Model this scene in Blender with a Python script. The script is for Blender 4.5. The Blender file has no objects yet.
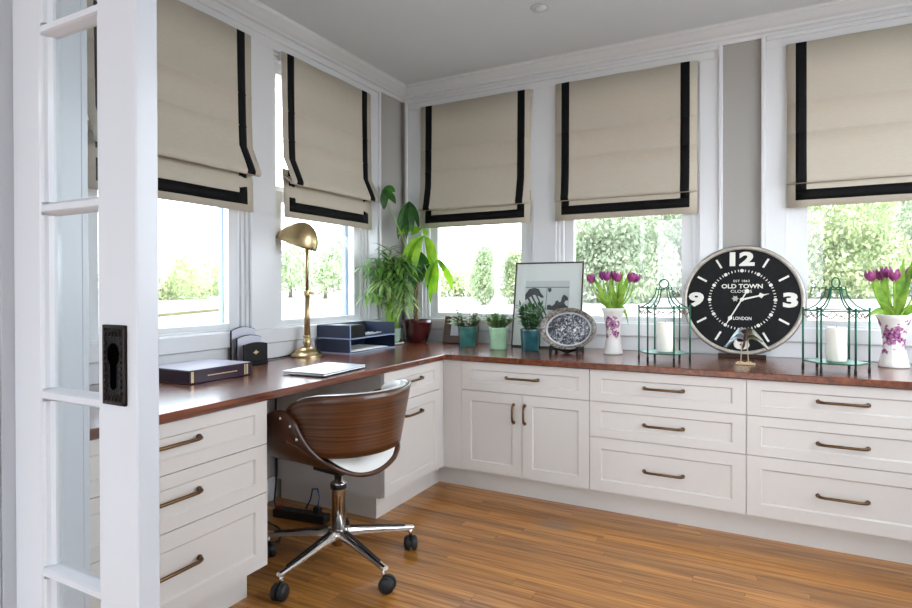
import bpy, bmesh, math, random
from mathutils import Vector, Matrix, Euler
random.seed(7)
PI = math.pi
scn = bpy.context.scene
COL = scn.collection

# ------------------------------------------------------------------ camera
def setup_camera():
    f, yaw, tilt, roll, ppy = 580.387, 0.4863, 0.0070, -0.0020, 291.578
    F = Vector((-math.sin(yaw)*math.cos(tilt), math.cos(yaw)*math.cos(tilt), -math.sin(tilt)))
    R0 = Vector((math.cos(yaw), math.sin(yaw), 0)); U0 = R0.cross(F)
    R = math.cos(roll)*R0 + math.sin(roll)*U0
    U = -math.sin(roll)*R0 + math.cos(roll)*U0
    cd = bpy.data.cameras.new('camera'); cam = bpy.data.objects.new('camera', cd); COL.objects.link(cam)
    m = Matrix((R, U, -F)).transposed().to_4x4(); m.translation = Vector((2.3387, -3.5838, 1.1407))
    cam.matrix_world = m
    cd.sensor_fit = 'HORIZONTAL'; cd.sensor_width = 36.0; cd.lens = f/912*36
    cd.shift_y = (ppy-304)/912
    cd.clip_start = 0.02; cd.clip_end = 500
    scn.camera = cam
setup_camera()

# ------------------------------------------------------------------ world, sun, exposure
w = bpy.data.worlds.new('world'); scn.world = w; w.use_nodes = True
bg = w.node_tree.nodes['Background']
bg.inputs[0].default_value = (0.86, 0.93, 1.0, 1); bg.inputs[1].default_value = 7.0
sd = bpy.data.lights.new('sun', 'SUN'); sd.energy = 7.0; sd.angle = 0.01; sd.color = (1, .97, .92)
so = bpy.data.objects.new('sun', sd); COL.objects.link(so)
so.rotation_euler = Vector((-.03, .3, -.95)).to_track_quat('-Z', 'Y').to_euler()
vs = scn.view_settings
vs.view_transform = 'Standard'; vs.look = 'None'; vs.gamma = 1; vs.exposure = 0.3; vs.use_curve_mapping = False

# ------------------------------------------------------------------ materials
def lin(h):
    h = h.lstrip('#'); o = []
    for i in (0, 2, 4):
        v = int(h[i:i+2], 16)/255
        o.append(v/12.92 if v <= .04045 else ((v+.055)/1.055)**2.4)
    return (*o, 1)
M = {}
def mat(name, col, rough=.5, metal=0., spec=.5, coat=0., bump=0., bscale=80., vary=0., emit=None, trans=0.):
    m = bpy.data.materials.new(name); m.use_nodes = True; M[name] = m
    nt = m.node_tree; b = nt.nodes['Principled BSDF']
    c = lin(col) if isinstance(col, str) else (*col, 1)
    b.inputs['Base Color'].default_value = c
    b.inputs['Roughness'].default_value = rough; b.inputs['Metallic'].default_value = metal
    b.inputs['Specular IOR Level'].default_value = spec; b.inputs['Coat Weight'].default_value = coat
    b.inputs['Coat Roughness'].default_value = .12
    if trans: b.inputs['Subsurface Weight'].default_value = trans; b.inputs['Subsurface Radius'].default_value = (.02, .015, .01)
    if bump or vary:
        tc = nt.nodes.new('ShaderNodeTexCoord'); n = nt.nodes.new('ShaderNodeTexNoise')
        n.inputs['Scale'].default_value = bscale; n.inputs['Detail'].default_value = 4
        nt.links.new(tc.outputs['Object'], n.inputs['Vector'])
        if bump:
            bp = nt.nodes.new('ShaderNodeBump'); bp.inputs['Strength'].default_value = bump; bp.inputs['Distance'].default_value = .004
            nt.links.new(n.outputs[0], bp.inputs['Height']); nt.links.new(bp.outputs[0], b.inputs['Normal'])
        if vary:
            r = nt.nodes.new('ShaderNodeValToRGB')
            r.color_ramp.elements[0].position = .3; r.color_ramp.elements[1].position = .7
            r.color_ramp.elements[0].color = tuple(x*(1-vary) for x in c[:3])+(1,)
            r.color_ramp.elements[1].color = tuple(min(1, x*(1+vary)) for x in c[:3])+(1,)
            nt.links.new(n.outputs[0], r.inputs[0]); nt.links.new(r.outputs[0], b.inputs['Base Color'])
    return m
def wood(name, dark, light, axis=0, scale=6., stretch=14., rough=.3, coat=.3, coords='Object', rnd=0., patch=None, detail=6, dist=.6, coatr=.1):
    m = bpy.data.materials.new(name); m.use_nodes = True; M[name] = m
    nt = m.node_tree; L = nt.links; b = nt.nodes['Principled BSDF']
    if coords == 'Attr':
        at_ = nt.nodes.new('ShaderNodeAttribute'); at_.attribute_name = 'grain'; src = at_.outputs['Vector']
    elif coords == 'World':
        src = nt.nodes.new('ShaderNodeNewGeometry').outputs['Position']
    else:
        src = nt.nodes.new('ShaderNodeTexCoord').outputs['Object']
    oi = nt.nodes.new('ShaderNodeObjectInfo')
    va = nt.nodes.new('ShaderNodeVectorMath'); va.operation = 'MULTIPLY_ADD'
    cm = nt.nodes.new('ShaderNodeCombineXYZ')
    for i in range(3): L.new(oi.outputs['Random'], cm.inputs[i])
    va.inputs[1].default_value = (40, 40, 40) if rnd else (0, 0, 0)
    L.new(cm.outputs[0], va.inputs[0]); L.new(src, va.inputs[2])
    mp = nt.nodes.new('ShaderNodeMapping')
    s = [scale*stretch/2]*3; s[axis] = scale*.5
    mp.inputs['Scale'].default_value = s
    L.new(va.outputs[0], mp.inputs['Vector'])
    n = nt.nodes.new('ShaderNodeTexNoise'); n.inputs['Scale'].default_value = 1; n.inputs['Detail'].default_value = detail; n.inputs['Distortion'].default_value = dist
    L.new(mp.outputs[0], n.inputs['Vector'])
    r = nt.nodes.new('ShaderNodeValToRGB'); r.color_ramp.elements[0].position = .32; r.color_ramp.elements[1].position = .68
    r.color_ramp.elements[0].color = lin(dark); r.color_ramp.elements[1].color = lin(light)
    L.new(n.outputs[0], r.inputs[0])
    out = r.outputs[0]
    if rnd:
        hs = nt.nodes.new('ShaderNodeHueSaturation')
        mr = nt.nodes.new('ShaderNodeMapRange'); mr.inputs['To Min'].default_value = 1-rnd; mr.inputs['To Max'].default_value = 1+rnd
        L.new(oi.outputs['Random'], mr.inputs['Value']); L.new(mr.outputs[0], hs.inputs['Value'])
        L.new(out, hs.inputs['Color']); out = hs.outputs[0]
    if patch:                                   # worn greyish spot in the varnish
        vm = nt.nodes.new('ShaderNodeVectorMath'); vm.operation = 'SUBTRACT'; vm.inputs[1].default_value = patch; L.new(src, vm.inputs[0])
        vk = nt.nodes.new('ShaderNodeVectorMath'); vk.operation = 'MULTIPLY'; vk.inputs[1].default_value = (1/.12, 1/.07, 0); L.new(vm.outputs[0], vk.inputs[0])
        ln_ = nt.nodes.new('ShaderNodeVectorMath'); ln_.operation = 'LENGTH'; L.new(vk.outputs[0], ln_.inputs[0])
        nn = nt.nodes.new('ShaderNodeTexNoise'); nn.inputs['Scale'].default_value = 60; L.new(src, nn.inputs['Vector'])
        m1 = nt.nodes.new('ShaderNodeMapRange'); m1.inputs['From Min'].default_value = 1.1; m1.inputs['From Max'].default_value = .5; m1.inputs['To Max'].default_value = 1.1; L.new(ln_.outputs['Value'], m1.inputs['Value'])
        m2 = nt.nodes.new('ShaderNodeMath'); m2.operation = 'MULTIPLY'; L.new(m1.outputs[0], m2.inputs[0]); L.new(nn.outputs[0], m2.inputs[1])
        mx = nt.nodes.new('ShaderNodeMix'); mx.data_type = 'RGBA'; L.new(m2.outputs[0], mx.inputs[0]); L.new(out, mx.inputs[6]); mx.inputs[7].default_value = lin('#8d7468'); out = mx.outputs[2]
    L.new(out, b.inputs['Base Color'])
    b.inputs['Roughness'].default_value = rough; b.inputs['Coat Weight'].default_value = coat; b.inputs['Coat Roughness'].default_value = coatr
    bp = nt.nodes.new('ShaderNodeBump'); bp.inputs['Strength'].default_value = .06; bp.inputs['Distance'].default_value = .002
    L.new(n.outputs[0], bp.inputs['Height']); L.new(bp.outputs[0], b.inputs['Normal'])
    return m
def splotch(name, base, cols, centers, scale=40., thr=.5, rough=.25):
    """glazed ceramic with printed blotches around given object-space centres"""
    m = mat(name, base, rough, coat=.4); nt = m.node_tree; L = nt.links; b = nt.nodes['Principled BSDF']
    tc = nt.nodes.new('ShaderNodeTexCoord')
    tot = None
    for (c, rad) in centers:
        d = nt.nodes.new('ShaderNodeVectorMath'); d.operation = 'DISTANCE'; d.inputs[1].default_value = c
        L.new(tc.outputs['Object'], d.inputs[0])
        mr = nt.nodes.new('ShaderNodeMapRange'); mr.inputs['From Min'].default_value = rad; mr.inputs['From Max'].default_value = 0
        mr.inputs['To Max'].default_value = .75
        L.new(d.outputs['Value'], mr.inputs['Value'])
        if tot is None: tot = mr.outputs[0]
        else:
            a = nt.nodes.new('ShaderNodeMath'); a.operation = 'MAXIMUM'; L.new(tot, a.inputs[0]); L.new(mr.outputs[0], a.inputs[1]); tot = a.outputs[0]
    n = nt.nodes.new('ShaderNodeTexNoise'); n.inputs['Scale'].default_value = scale; n.inputs['Detail'].default_value = 3
    L.new(tc.outputs['Object'], n.inputs['Vector'])
    a = nt.nodes.new('ShaderNodeMath'); a.operation = 'ADD'; L.new(tot, a.inputs[0]); L.new(n.outputs[0], a.inputs[1])
    g = nt.nodes.new('ShaderNodeMath'); g.operation = 'GREATER_THAN'; g.inputs[1].default_value = thr; L.new(a.outputs[0], g.inputs[0])
    n2 = nt.nodes.new('ShaderNodeTexNoise'); n2.inputs['Scale'].default_value = scale*2; L.new(tc.outputs['Object'], n2.inputs['Vector'])
    r = nt.nodes.new('ShaderNodeValToRGB'); r.color_ramp.elements[0].position = .4; r.color_ramp.elements[1].position = .6
    r.color_ramp.elements[0].color = lin(cols[0]); r.color_ramp.elements[1].color = lin(cols[1]); L.new(n2.outputs[0], r.inputs[0])
    mx = nt.nodes.new('ShaderNodeMix'); mx.data_type = 'RGBA'; mx.inputs[6].default_value = lin(base)
    L.new(g.outputs[0], mx.inputs[0]); L.new(r.outputs[0], mx.inputs[7]); L.new(mx.outputs[2], b.inputs['Base Color'])
    return m
def speckle(name, c0, c1, c2, scale, rough=.3, coat=.3):
    m = mat(name, c0, rough, coat=coat); nt = m.node_tree; L = nt.links
    tc = nt.nodes.new('ShaderNodeTexCoord'); n = nt.nodes.new('ShaderNodeTexNoise'); n.inputs['Scale'].default_value = scale; n.inputs['Detail'].default_value = 5; n.inputs['Distortion'].default_value = 1.2
    L.new(tc.outputs['Object'], n.inputs['Vector'])
    r = nt.nodes.new('ShaderNodeValToRGB'); e = r.color_ramp.elements
    e[0].position = .38; e[0].color = lin(c0); e[1].position = .62; e[1].color = lin(c2)
    k = e.new(.5); k.color = lin(c1)
    L.new(n.outputs[0], r.inputs[0]); L.new(r.outputs[0], nt.nodes['Principled BSDF'].inputs['Base Color'])
    return m
def glass(name, tint=(.97, .99, 1, 1), refl=.06):
    m = bpy.data.materials.new(name); m.use_nodes = True; M[name] = m
    nt = m.node_tree; nt.nodes.clear(); o = nt.nodes.new('ShaderNodeOutputMaterial')
    t = nt.nodes.new('ShaderNodeBsdfTransparent'); t.inputs[0].default_value = tint
    g = nt.nodes.new('ShaderNodeBsdfGlossy'); g.inputs['Roughness'].default_value = .02
    lw = nt.nodes.new('ShaderNodeLayerWeight'); lw.inputs[0].default_value = .5
    pw = nt.nodes.new('ShaderNodeMath'); pw.operation = 'POWER'; pw.inputs[1].default_value = 5; nt.links.new(lw.outputs['Facing'], pw.inputs[0])
    fr = nt.nodes.new('ShaderNodeMath'); fr.operation = 'MULTIPLY_ADD'; fr.inputs[1].default_value = .5; fr.inputs[2].default_value = .03; nt.links.new(pw.outputs[0], fr.inputs[0])
    mx = nt.nodes.new('ShaderNodeMixShader')
    nt.links.new(fr.outputs[0], mx.inputs[0]); nt.links.new(t.outputs[0], mx.inputs[1]); nt.links.new(g.outputs[0], mx.inputs[2]); nt.links.new(mx.outputs[0], o.inputs[0])
    return m
def leafmat(name, dark, light, scale=14., tl=.25):
    m = bpy.data.materials.new(name); m.use_nodes = True; M[name] = m
    nt = m.node_tree; L = nt.links; b = nt.nodes['Principled BSDF']; o = nt.nodes['Material Output']
    tc = nt.nodes.new('ShaderNodeTexCoord'); n = nt.nodes.new('ShaderNodeTexNoise'); n.inputs['Scale'].default_value = scale; n.inputs['Detail'].default_value = 3
    L.new(tc.outputs['Object'], n.inputs['Vector'])
    r = nt.nodes.new('ShaderNodeValToRGB'); r.color_ramp.elements[0].position = .35; r.color_ramp.elements[1].position = .65
    r.color_ramp.elements[0].color = lin(dark); r.color_ramp.elements[1].color = lin(light)
    L.new(n.outputs[0], r.inputs[0]); L.new(r.outputs[0], b.inputs['Base Color']); b.inputs['Roughness'].default_value = .45
    t = nt.nodes.new('ShaderNodeBsdfTranslucent'); L.new(r.outputs[0], t.inputs[0])
    mx = nt.nodes.new('ShaderNodeMixShader'); mx.inputs[0].default_value = tl
    L.new(b.outputs[0], mx.inputs[1]); L.new(t.outputs[0], mx.inputs[2]); L.new(mx.outputs[0], o.inputs[0])
    return m
def fabric(name, col):
    m = mat(name, col, .95, spec=.1); nt = m.node_tree; L = nt.links; b = nt.nodes['Principled BSDF']; o = nt.nodes['Material Output']
    tc = nt.nodes.new('ShaderNodeTexCoord')
    mp = nt.nodes.new('ShaderNodeMapping'); mp.inputs['Scale'].default_value = (30, 30, 260); L.new(tc.outputs['Object'], mp.inputs[0])
    n = nt.nodes.new('ShaderNodeTexNoise'); n.inputs['Scale'].default_value = 1; n.inputs['Detail'].default_value = 3; L.new(mp.outputs[0], n.inputs['Vector'])
    r = nt.nodes.new('ShaderNodeValToRGB'); c = lin(col)
    r.color_ramp.elements[0].color = tuple(x*.9 for x in c[:3])+(1,); r.color_ramp.elements[1].color = tuple(min(1, x*1.08) for x in c[:3])+(1,)
    L.new(n.outputs[0], r.inputs[0]); L.new(r.outputs[0], b.inputs['Base Color'])
    n2 = nt.nodes.new('ShaderNodeTexNoise'); n2.inputs['Scale'].default_value = 7; L.new(tc.outputs['Object'], n2.inputs['Vector'])
    bp = nt.nodes.new('ShaderNodeBump'); bp.inputs['Strength'].default_value = .25; bp.inputs['Distance'].default_value = .01
    L.new(n2.outputs[0], bp.inputs['Height']); L.new(bp.outputs[0], b.inputs['Normal'])
    t = nt.nodes.new('ShaderNodeBsdfTranslucent'); t.inputs[0].default_value = c
    mx = nt.nodes.new('ShaderNodeMixShader'); mx.inputs[0].default_value = .05
    L.new(b.outputs[0], mx.inputs[1]); L.new(t.outputs[0], mx.inputs[2]); L.new(mx.outputs[0], o.inputs[0])
    return m

mat('wall_grey', '#a5a29d', .7, bump=.03, bscale=250)
mat('hall_white', '#d3d8de', .7)
mat('ceiling_white', '#d5d9dd', .8)
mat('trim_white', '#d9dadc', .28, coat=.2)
mat('door_white', '#cacfd6', .3, coat=.2)
mat('cabinet_white', '#d4cfca', .38, coat=.1)
mat('cabinet_gap_shade', '#4b4744', .8)
mat('bronze', '#6b5138', .35, metal=.85, vary=.25, bscale=30)
mat('bronze_dark', '#3b3330', .4, metal=.9)
mat('plate_iron', '#211f21', .4, metal=.85, bump=1., bscale=190)
mat('black', '#050506', .45, spec=.3)
mat('black_trim', '#0a0a0c', .7, spec=.2, bump=.4, bscale=60)
mat('brass', '#c6b085', .32, metal=1., vary=.18, bscale=25)
mat('chrome', '#d8d6d4', .12, metal=1.)
mat('rubber_black', '#15171b', .55)
mat('leather_white', '#e9e7e4', .45, bump=.08, bscale=60)
mat('aluminium', '#d4d7dc', .3, metal=.75)
mat('aubergine', '#2c1228', .4, spec=.3, coat=.3)
mat('book_top_sheen', '#a6a2b0', .3)
mat('gold', '#cdb88a', .45, metal=.5)
mat('navy', '#1b2640', .5)
mat('navy_edge', '#8b9bb8', .5)
mat('paper', '#ecebea', .8)
mat('card_grey', '#c6c5d2', .45)
mat('brown_frame', '#543524', .45, vary=.3, bscale=40)
mat('frame_edge', '#3a302b', .4)
mat('mat_board', '#eae7df', .85)
mat('print_paper', '#cfcec8', .85)
mat('ink', '#4a4a48', .85)
mat('maroon', '#4a1a1d', .2, coat=.6, vary=.25, bscale=18)
mat('teal_glaze', '#2f6b66', .25, coat=.6, vary=.35, bscale=22)
mat('pale_green_glaze', '#9cc3a0', .3, coat=.5, vary=.12, bscale=20)
mat('dark_teal_glaze', '#1c5159', .22, coat=.6, vary=.4, bscale=22)
mat('lantern_green', '#0f5f48', .4, metal=.3)
mat('lantern_foot', '#101512', .5)
mat('lantern_rust', '#7d6152', .5, metal=.4)
mat('wax', '#f2eee2', .5, trans=.3)
mat('clock_black', '#131315', .7, spec=.25, vary=.3, bscale=30)
mat('clock_rim', '#b8b1a6', .45, metal=.35, vary=.15, bscale=40)
mat('clock_rim_dark', '#2d2a28', .5)
mat('clock_white', '#e6e3db', .6)
mat('stand_brown', '#2c140d', .6)
mat('bird_bronze', '#4d4a36', .35, metal=.7, vary=.4, bscale=45)
mat('bird_dark', '#3a1d15', .4, metal=.3)
mat('bird_grey', '#8b9599', .4, metal=.5)
mat('bird_base', '#c9b58f', .3, metal=.3)
mat('soil', '#3a2a1e', .95, vary=.3, bscale=60)
mat('trunk', '#7a6042', .8, bump=.5, bscale=70, vary=.25)
mat('stem_green', '#86b03a', .5)
mat('tulip', '#8c2f78', .5, vary=.3, bscale=50)
mat('tulip_pink', '#9c3f7c', .5, vary=.25, bscale=50)
mat('plate_rim_cream', '#cfd0d2', .3)
mat('concrete', '#908e8a', .9, vary=.05, bscale=1)
mat('bark', '#77695a', .9)
mat('post_white', '#e8e8e4', .7)
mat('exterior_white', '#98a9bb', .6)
mat('light_trim', '#c9ccd0', .4)
mat('light_glass', '#dfe3e8', .3)
mat('terracotta_glass', '#9fb7a4', .15, coat=.4)
mat('porcelain', '#e8e6e0', .25, coat=.5)
mat('cable_black', '#121214', .5)
mat('recess_shade', '#020202', 1., spec=0.)
mat('cable_blue', '#2c4a86', .5)
mat('red_plastic', '#7c1a18', .5)
mat('fill_lamp_diffuser', '#f4f2ec', .6)
M['fill_lamp_diffuser'].node_tree.nodes['Principled BSDF'].inputs['Emission Color'].default_value = (1, .97, .93, 1)
M['fill_lamp_diffuser'].node_tree.nodes['Principled BSDF'].inputs['Emission Strength'].default_value = 2.0
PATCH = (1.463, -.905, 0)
wood('counter_wood', '#4c2315', '#80452a', axis=1, scale=7, rough=.25, coat=.5, coords='World', coatr=.18)
wood('counter_wood_x', '#4a2013', '#8a4a2c', axis=0, scale=7, rough=.25, coat=.5, coords='World', coatr=.18)
wood('walnut_h', '#2f180c', '#6b3f22', axis=1, scale=3.5, stretch=70, rough=.32, coat=.25, detail=3, dist=.15, coords='Attr')
wood('walnut_v', '#2c160b', '#5a321b', axis=2, scale=4, stretch=40, rough=.32, coat=.25, detail=3, dist=.15, coords='Attr')
wood('oak_floor', '#85501f', '#c68b46', axis=0, scale=5, stretch=22, rough=.3, coat=.25, coords='World', rnd=.22, patch=PATCH)
glass('window_glass'); glass('door_glass', (.93, .95, .95, 1))
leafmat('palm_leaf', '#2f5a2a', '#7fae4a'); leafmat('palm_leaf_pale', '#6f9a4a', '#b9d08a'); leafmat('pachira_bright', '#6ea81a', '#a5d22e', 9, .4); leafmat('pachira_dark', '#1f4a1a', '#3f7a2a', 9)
leafmat('succulent_pale', '#5a7a45', '#a9bc86', 60); leafmat('succulent_mid', '#3f6a3a', '#8fae6a', 60); leafmat('zz_leaf', '#1f4022', '#4f7f45', 50)
leafmat('tulip_leaf', '#5f8c2c', '#9cbc48', 20, .3)
leafmat('hedge_leaf', '#909c70', '#c2caa0', 1.5, .5); leafmat('tree_leaf', '#8a9a78', '#bcc8a4', 1.2, .5); leafmat('tree_leaf_grey', '#909a82', '#bcc5aa', 1.2, .5); leafmat('lawn_grass', '#5f5a3c', '#7a7350', 3)
splotch('vase_print', '#e6e3de', ('#7a2a68', '#c68aae'), [((0, -.03, .175), .10), ((.02, -.03, .12), .06), ((-.03, -.02, .1), .05)], 55, .98)
splotch('vase_print_b', '#e6e3de', ('#6a1f5c', '#b878a4'), [((-.01, -.04, .15), .13), ((.05, -.02, .22), .07), ((-.06, -.01, .21), .07), ((-.05, -.02, .08), .06), ((.05, -.02, .11), .06)], 50, 1.0)
speckle('platter_print', '#23252e', '#5d606c', '#d5d6d8', 72); speckle('platter_rim_print', '#3a322c', '#7d746b', '#a9a39a', 100)
fabric('linen', '#c9c0b0')

# ------------------------------------------------------------------ geometry helpers
def tag(o, label=None, cat=None, group=None, kind=None):
    if label: o['label'] = label
    if cat: o['category'] = cat
    if group: o['group'] = group
    if kind: o['kind'] = kind
    return o
def thing(name, label, cat, loc=(0, 0, 0), rz=0., group=None, kind=None):
    o = bpy.data.objects.new(name, None); COL.objects.link(o); o.empty_display_size = .05
    o.location = loc; o.rotation_euler = (0, 0, rz)
    return tag(o, label, cat, group, kind)
def obj(name, bm, m, parent=None, smooth=False, loc=None):
    me = bpy.data.meshes.new(name)
    bmesh.ops.recalc_face_normals(bm, faces=bm.faces)
    bm.to_mesh(me); bm.free()
    if smooth:
        for p in me.polygons: p.use_smooth = True
    me.materials.append(M[m] if isinstance(m, str) else m)
    o = bpy.data.objects.new(name, me); COL.objects.link(o)
    if parent: o.parent = parent
    if loc: o.location = loc
    return o
def auto(o, ang=35):
    """smooth by angle: mark sharp edges"""
    me = o.data; bm = bmesh.new(); bm.from_mesh(me)
    for e in bm.edges:
        e.smooth = not (len(e.link_faces) == 2 and e.calc_face_angle(0) > math.radians(ang))
    for fc in bm.faces: fc.smooth = True
    bm.to_mesh(me); bm.free(); return o
def B(): return bmesh.new()
def box(bm, x0, x1, y0, y1, z0, z1, bev=0., seg=1):
    r = bmesh.ops.create_cube(bm, size=1.0); vs_ = r['verts']
    for v in vs_:
        v.co = Vector(((x0+x1)/2+v.co.x*(x1-x0), (y0+y1)/2+v.co.y*(y1-y0), (z0+z1)/2+v.co.z*(z1-z0)))
    if bev:
        es = list({e for v in vs_ for e in v.link_edges})
        bmesh.ops.bevel(bm, geom=es, offset=bev, segments=seg, affect='EDGES', profile=.5)
    return bm
def lathe(bm, prof, seg=32, c=(0, 0, 0), axis='z', sx=1., sy=1., mod=None):
    rings = []
    def place(r, h, a):
        rr = r*(mod(a, h) if mod else 1)
        x, y = rr*math.cos(a)*sx, rr*math.sin(a)*sy
        if axis == 'z': p = (x, y, h)
        elif axis == 'y': p = (x, h, y)
        else: p = (h, x, y)
        return (p[0]+c[0], p[1]+c[1], p[2]+c[2])
    for (r, h) in prof:
        if r < 1e-6: rings.append([bm.verts.new(place(0, h, 0))])
        else: rings.append([bm.verts.new(place(r, h, 2*PI*i/seg)) for i in range(seg)])
    for a, b in zip(rings, rings[1:]):
        for i in range(seg):
            j = (i+1) % seg
            if len(a) == 1 and len(b) == 1: continue
            if len(a) == 1: bm.faces.new((a[0], b[i], b[j]))
            elif len(b) == 1: bm.faces.new((a[i], a[j], b[0]))
            else: bm.faces.new((a[i], a[j], b[j], b[i]))
    return bm
def tube(bm, pts, r, seg=8, closed=False, cap=True):
    pts = [Vector(p) for p in pts]; n = len(pts)
    rs = r if isinstance(r, (list, tuple)) else [r]*n
    rings = []; up = None
    for i, p in enumerate(pts):
        if closed: t = pts[(i+1) % n]-pts[i-1]
        else: t = pts[min(i+1, n-1)]-pts[max(i-1, 0)]
        t.normalize()
        if up is None:
            up = Vector((0, 0, 1)) if abs(t.z) < .9 else Vector((1, 0, 0))
        s = t.cross(up)
        if s.length < 1e-5: s = t.cross(Vector((0, 1, 0)))
        s.normalize(); up = s.cross(t).normalized()
        rings.append([bm.verts.new(p+rs[i]*(math.cos(2*PI*k/seg)*s+math.sin(2*PI*k/seg)*up)) for k in range(seg)])
    rng = range(n) if closed else range(n-1)
    for i in rng:
        a, b = rings[i], rings[(i+1) % n]
        for k in range(seg):
            l = (k+1) % seg; bm.faces.new((a[k], a[l], b[l], b[k]))
    if cap and not closed:
        bm.faces.new(rings[0][::-1]); bm.faces.new(rings[-1])
    return bm
def poly_prism(bm, pts2, h0, h1, plane='xy', off=0):
    """extrude a 2D outline: plane xy -> along z, xz -> along y, yz -> along x"""
    def P(a, b, h):
        return {'xy': (a, b, h), 'xz': (a, h, b), 'yz': (h, a, b)}[plane]
    A = [bm.verts.new(P(a, b, h0)) for a, b in pts2]; C = [bm.verts.new(P(a, b, h1)) for a, b in pts2]
    bm.faces.new(A[::-1]); bm.faces.new(C)
    n = len(pts2)
    for i in range(n):
        j = (i+1) % n; bm.faces.new((A[i], A[j], C[j], C[i]))
    return bm
def grid(bm, fn, nu, nv, closed_u=False):
    V = [[bm.verts.new(fn(u/(nu), v/(nv))) for v in range(nv+1)] for u in range(nu+1)]
    for i in range(nu):
        for j in range(nv):
            bm.faces.new((V[i][j], V[i+1][j], V[i+1][j+1], V[i][j+1]))
    return bm
def grain(o, nu, nv, lu, lv, swap=False):
    """store running lengths along a grid() surface so that the veneer grain follows it"""
    at_ = o.data.attributes.new('grain', 'FLOAT_VECTOR', 'POINT')
    for i in range(nu+1):
        for j in range(nv+1):
            a, b = lu*i/nu, lv*j/nv
            at_.data[i*(nv+1)+j].vector = (0, a, b) if not swap else (b, 0, a)
    return o
def solid(o, th, offset=0.):
    md = o.modifiers.new('solid', 'SOLIDIFY'); md.thickness = th; md.offset = offset; return o
def leaf(bm, base, d, length, width, droop=.3, fold=.15, n=6, peak=.45, side=None):
    """a blade: base point, direction, curved down by droop, folded along the midrib"""
    d = Vector(d).normalized(); p = Vector(base); g = Vector((0, 0, -1)); rows = []
    for i in range(n+1):
        t = i/n
        wv = width*.5*math.sin(PI*min(1, max(.02, (t**(math.log(.5)/math.log(peak))) if t > 0 else .02)))
        if i == n: wv = width*.01
        s = side or d.cross(Vector((0, 0, 1)))
        if s.length < .05: s = d.cross(Vector((0.3, 1, 0)))
        s = s.normalized(); nn = s.cross(d).normalized()
        rows.append((bm.verts.new(p-s*wv+nn*wv*fold), bm.verts.new(p), bm.verts.new(p+s*wv+nn*wv*fold)))
        d = (d+g*droop/n).normalized(); p = p+d*(length/n)
    for a, b in zip(rows, rows[1:]):
        bm.faces.new((a[0], a[1], b[1], b[0])); bm.faces.new((a[1], a[2], b[2], b[1]))
    return bm
def text(name, s, size, m, parent, loc, sx=1., ext=.0008, bold=0.):
    cu = bpy.data.curves.new(name, 'FONT'); cu.body = s; cu.size = size; cu.align_x = 'CENTER'; cu.align_y = 'CENTER'
    cu.extrude = ext; cu.offset = bold; cu.resolution_u = 3
    to = bpy.data.objects.new(name+'_curve', cu); COL.objects.link(to)
    dg = bpy.context.evaluated_depsgraph_get(); me = bpy.data.meshes.new_from_object(to.evaluated_get(dg))
    bpy.data.objects.remove(to); bpy.data.curves.remove(cu)
    me.materials.clear(); me.materials.append(M[m])
    # centre on its own bounds, stretch in x, stand up to face -y
    xs = [v.co.x for v in me.vertices]; ys = [v.co.y for v in me.vertices]
    cx, cy = (min(xs)+max(xs))/2, (min(ys)+max(ys))/2
    for v in me.vertices:
        x, y, z = v.co; v.co = ((x-cx)*sx, -z, y-cy)
    o = bpy.data.objects.new(name, me); COL.objects.link(o); o.parent = parent; o.location = loc
    return o
def struct(name, bm, m, label=None, cat=None, parent=None):
    o = obj(name, bm, m, parent)
    if not parent: tag(o, label, cat, kind='structure')
    return o

# ------------------------------------------------------------------ room constants
HC = .762                                    # worktop height
EL, EB = .746, .706                          # worktop depth, left leg and back leg
ZCEIL, ZCR = 2.58, 2.492
XR = 3.55                                    # right wall
YF0, YF1 = -2.943, -2.776                    # front wall, hall side and room side
XJ = .902                                    # jamb of the opening
W0, W1 = .915, 2.42                          # window opening bottom / top
BACK_W = [(.18, 1.02), (1.175, 2.02), (2.448, 3.29)]
LEFT_W = [(-2.29, -1.439), (-1.281, -.43)]
T = .15

# ------------------------------------------------------------------ structure
bm = B(); box(bm, -.2, XR+.2, -7.2, .2, -.3, -.009)
floor = struct('floor', bm, 'oak_floor', 'honey coloured strip oak floor', 'floor')
pm = B(); box(pm, 0, 1, 0, 1, -.012, 0)
plank0 = bpy.data.meshes.new('plank'); pm.to_mesh(plank0); pm.free(); plank0.materials.append(M['oak_floor'])
PW = .058
rng = random.Random(3)
y = -.60
while y > -3.75:
    x = 0. if -2.1 < y < -1.2 else (.55 if y > -2.8 else .6)
    first = True
    while x < 3.3:
        L = rng.uniform(.55, 1.5)*(rng.uniform(.3, 1) if first else 1); first = False
        x1 = min(x+L, 3.35)
        o = bpy.data.objects.new('plank', plank0); COL.objects.link(o); o.parent = floor
        o.location = (x+.0004, y-PW+.0005, 0); o.scale = (x1-x-.0012, PW-.0012, 1)
        x = x1
    y -= PW

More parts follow.
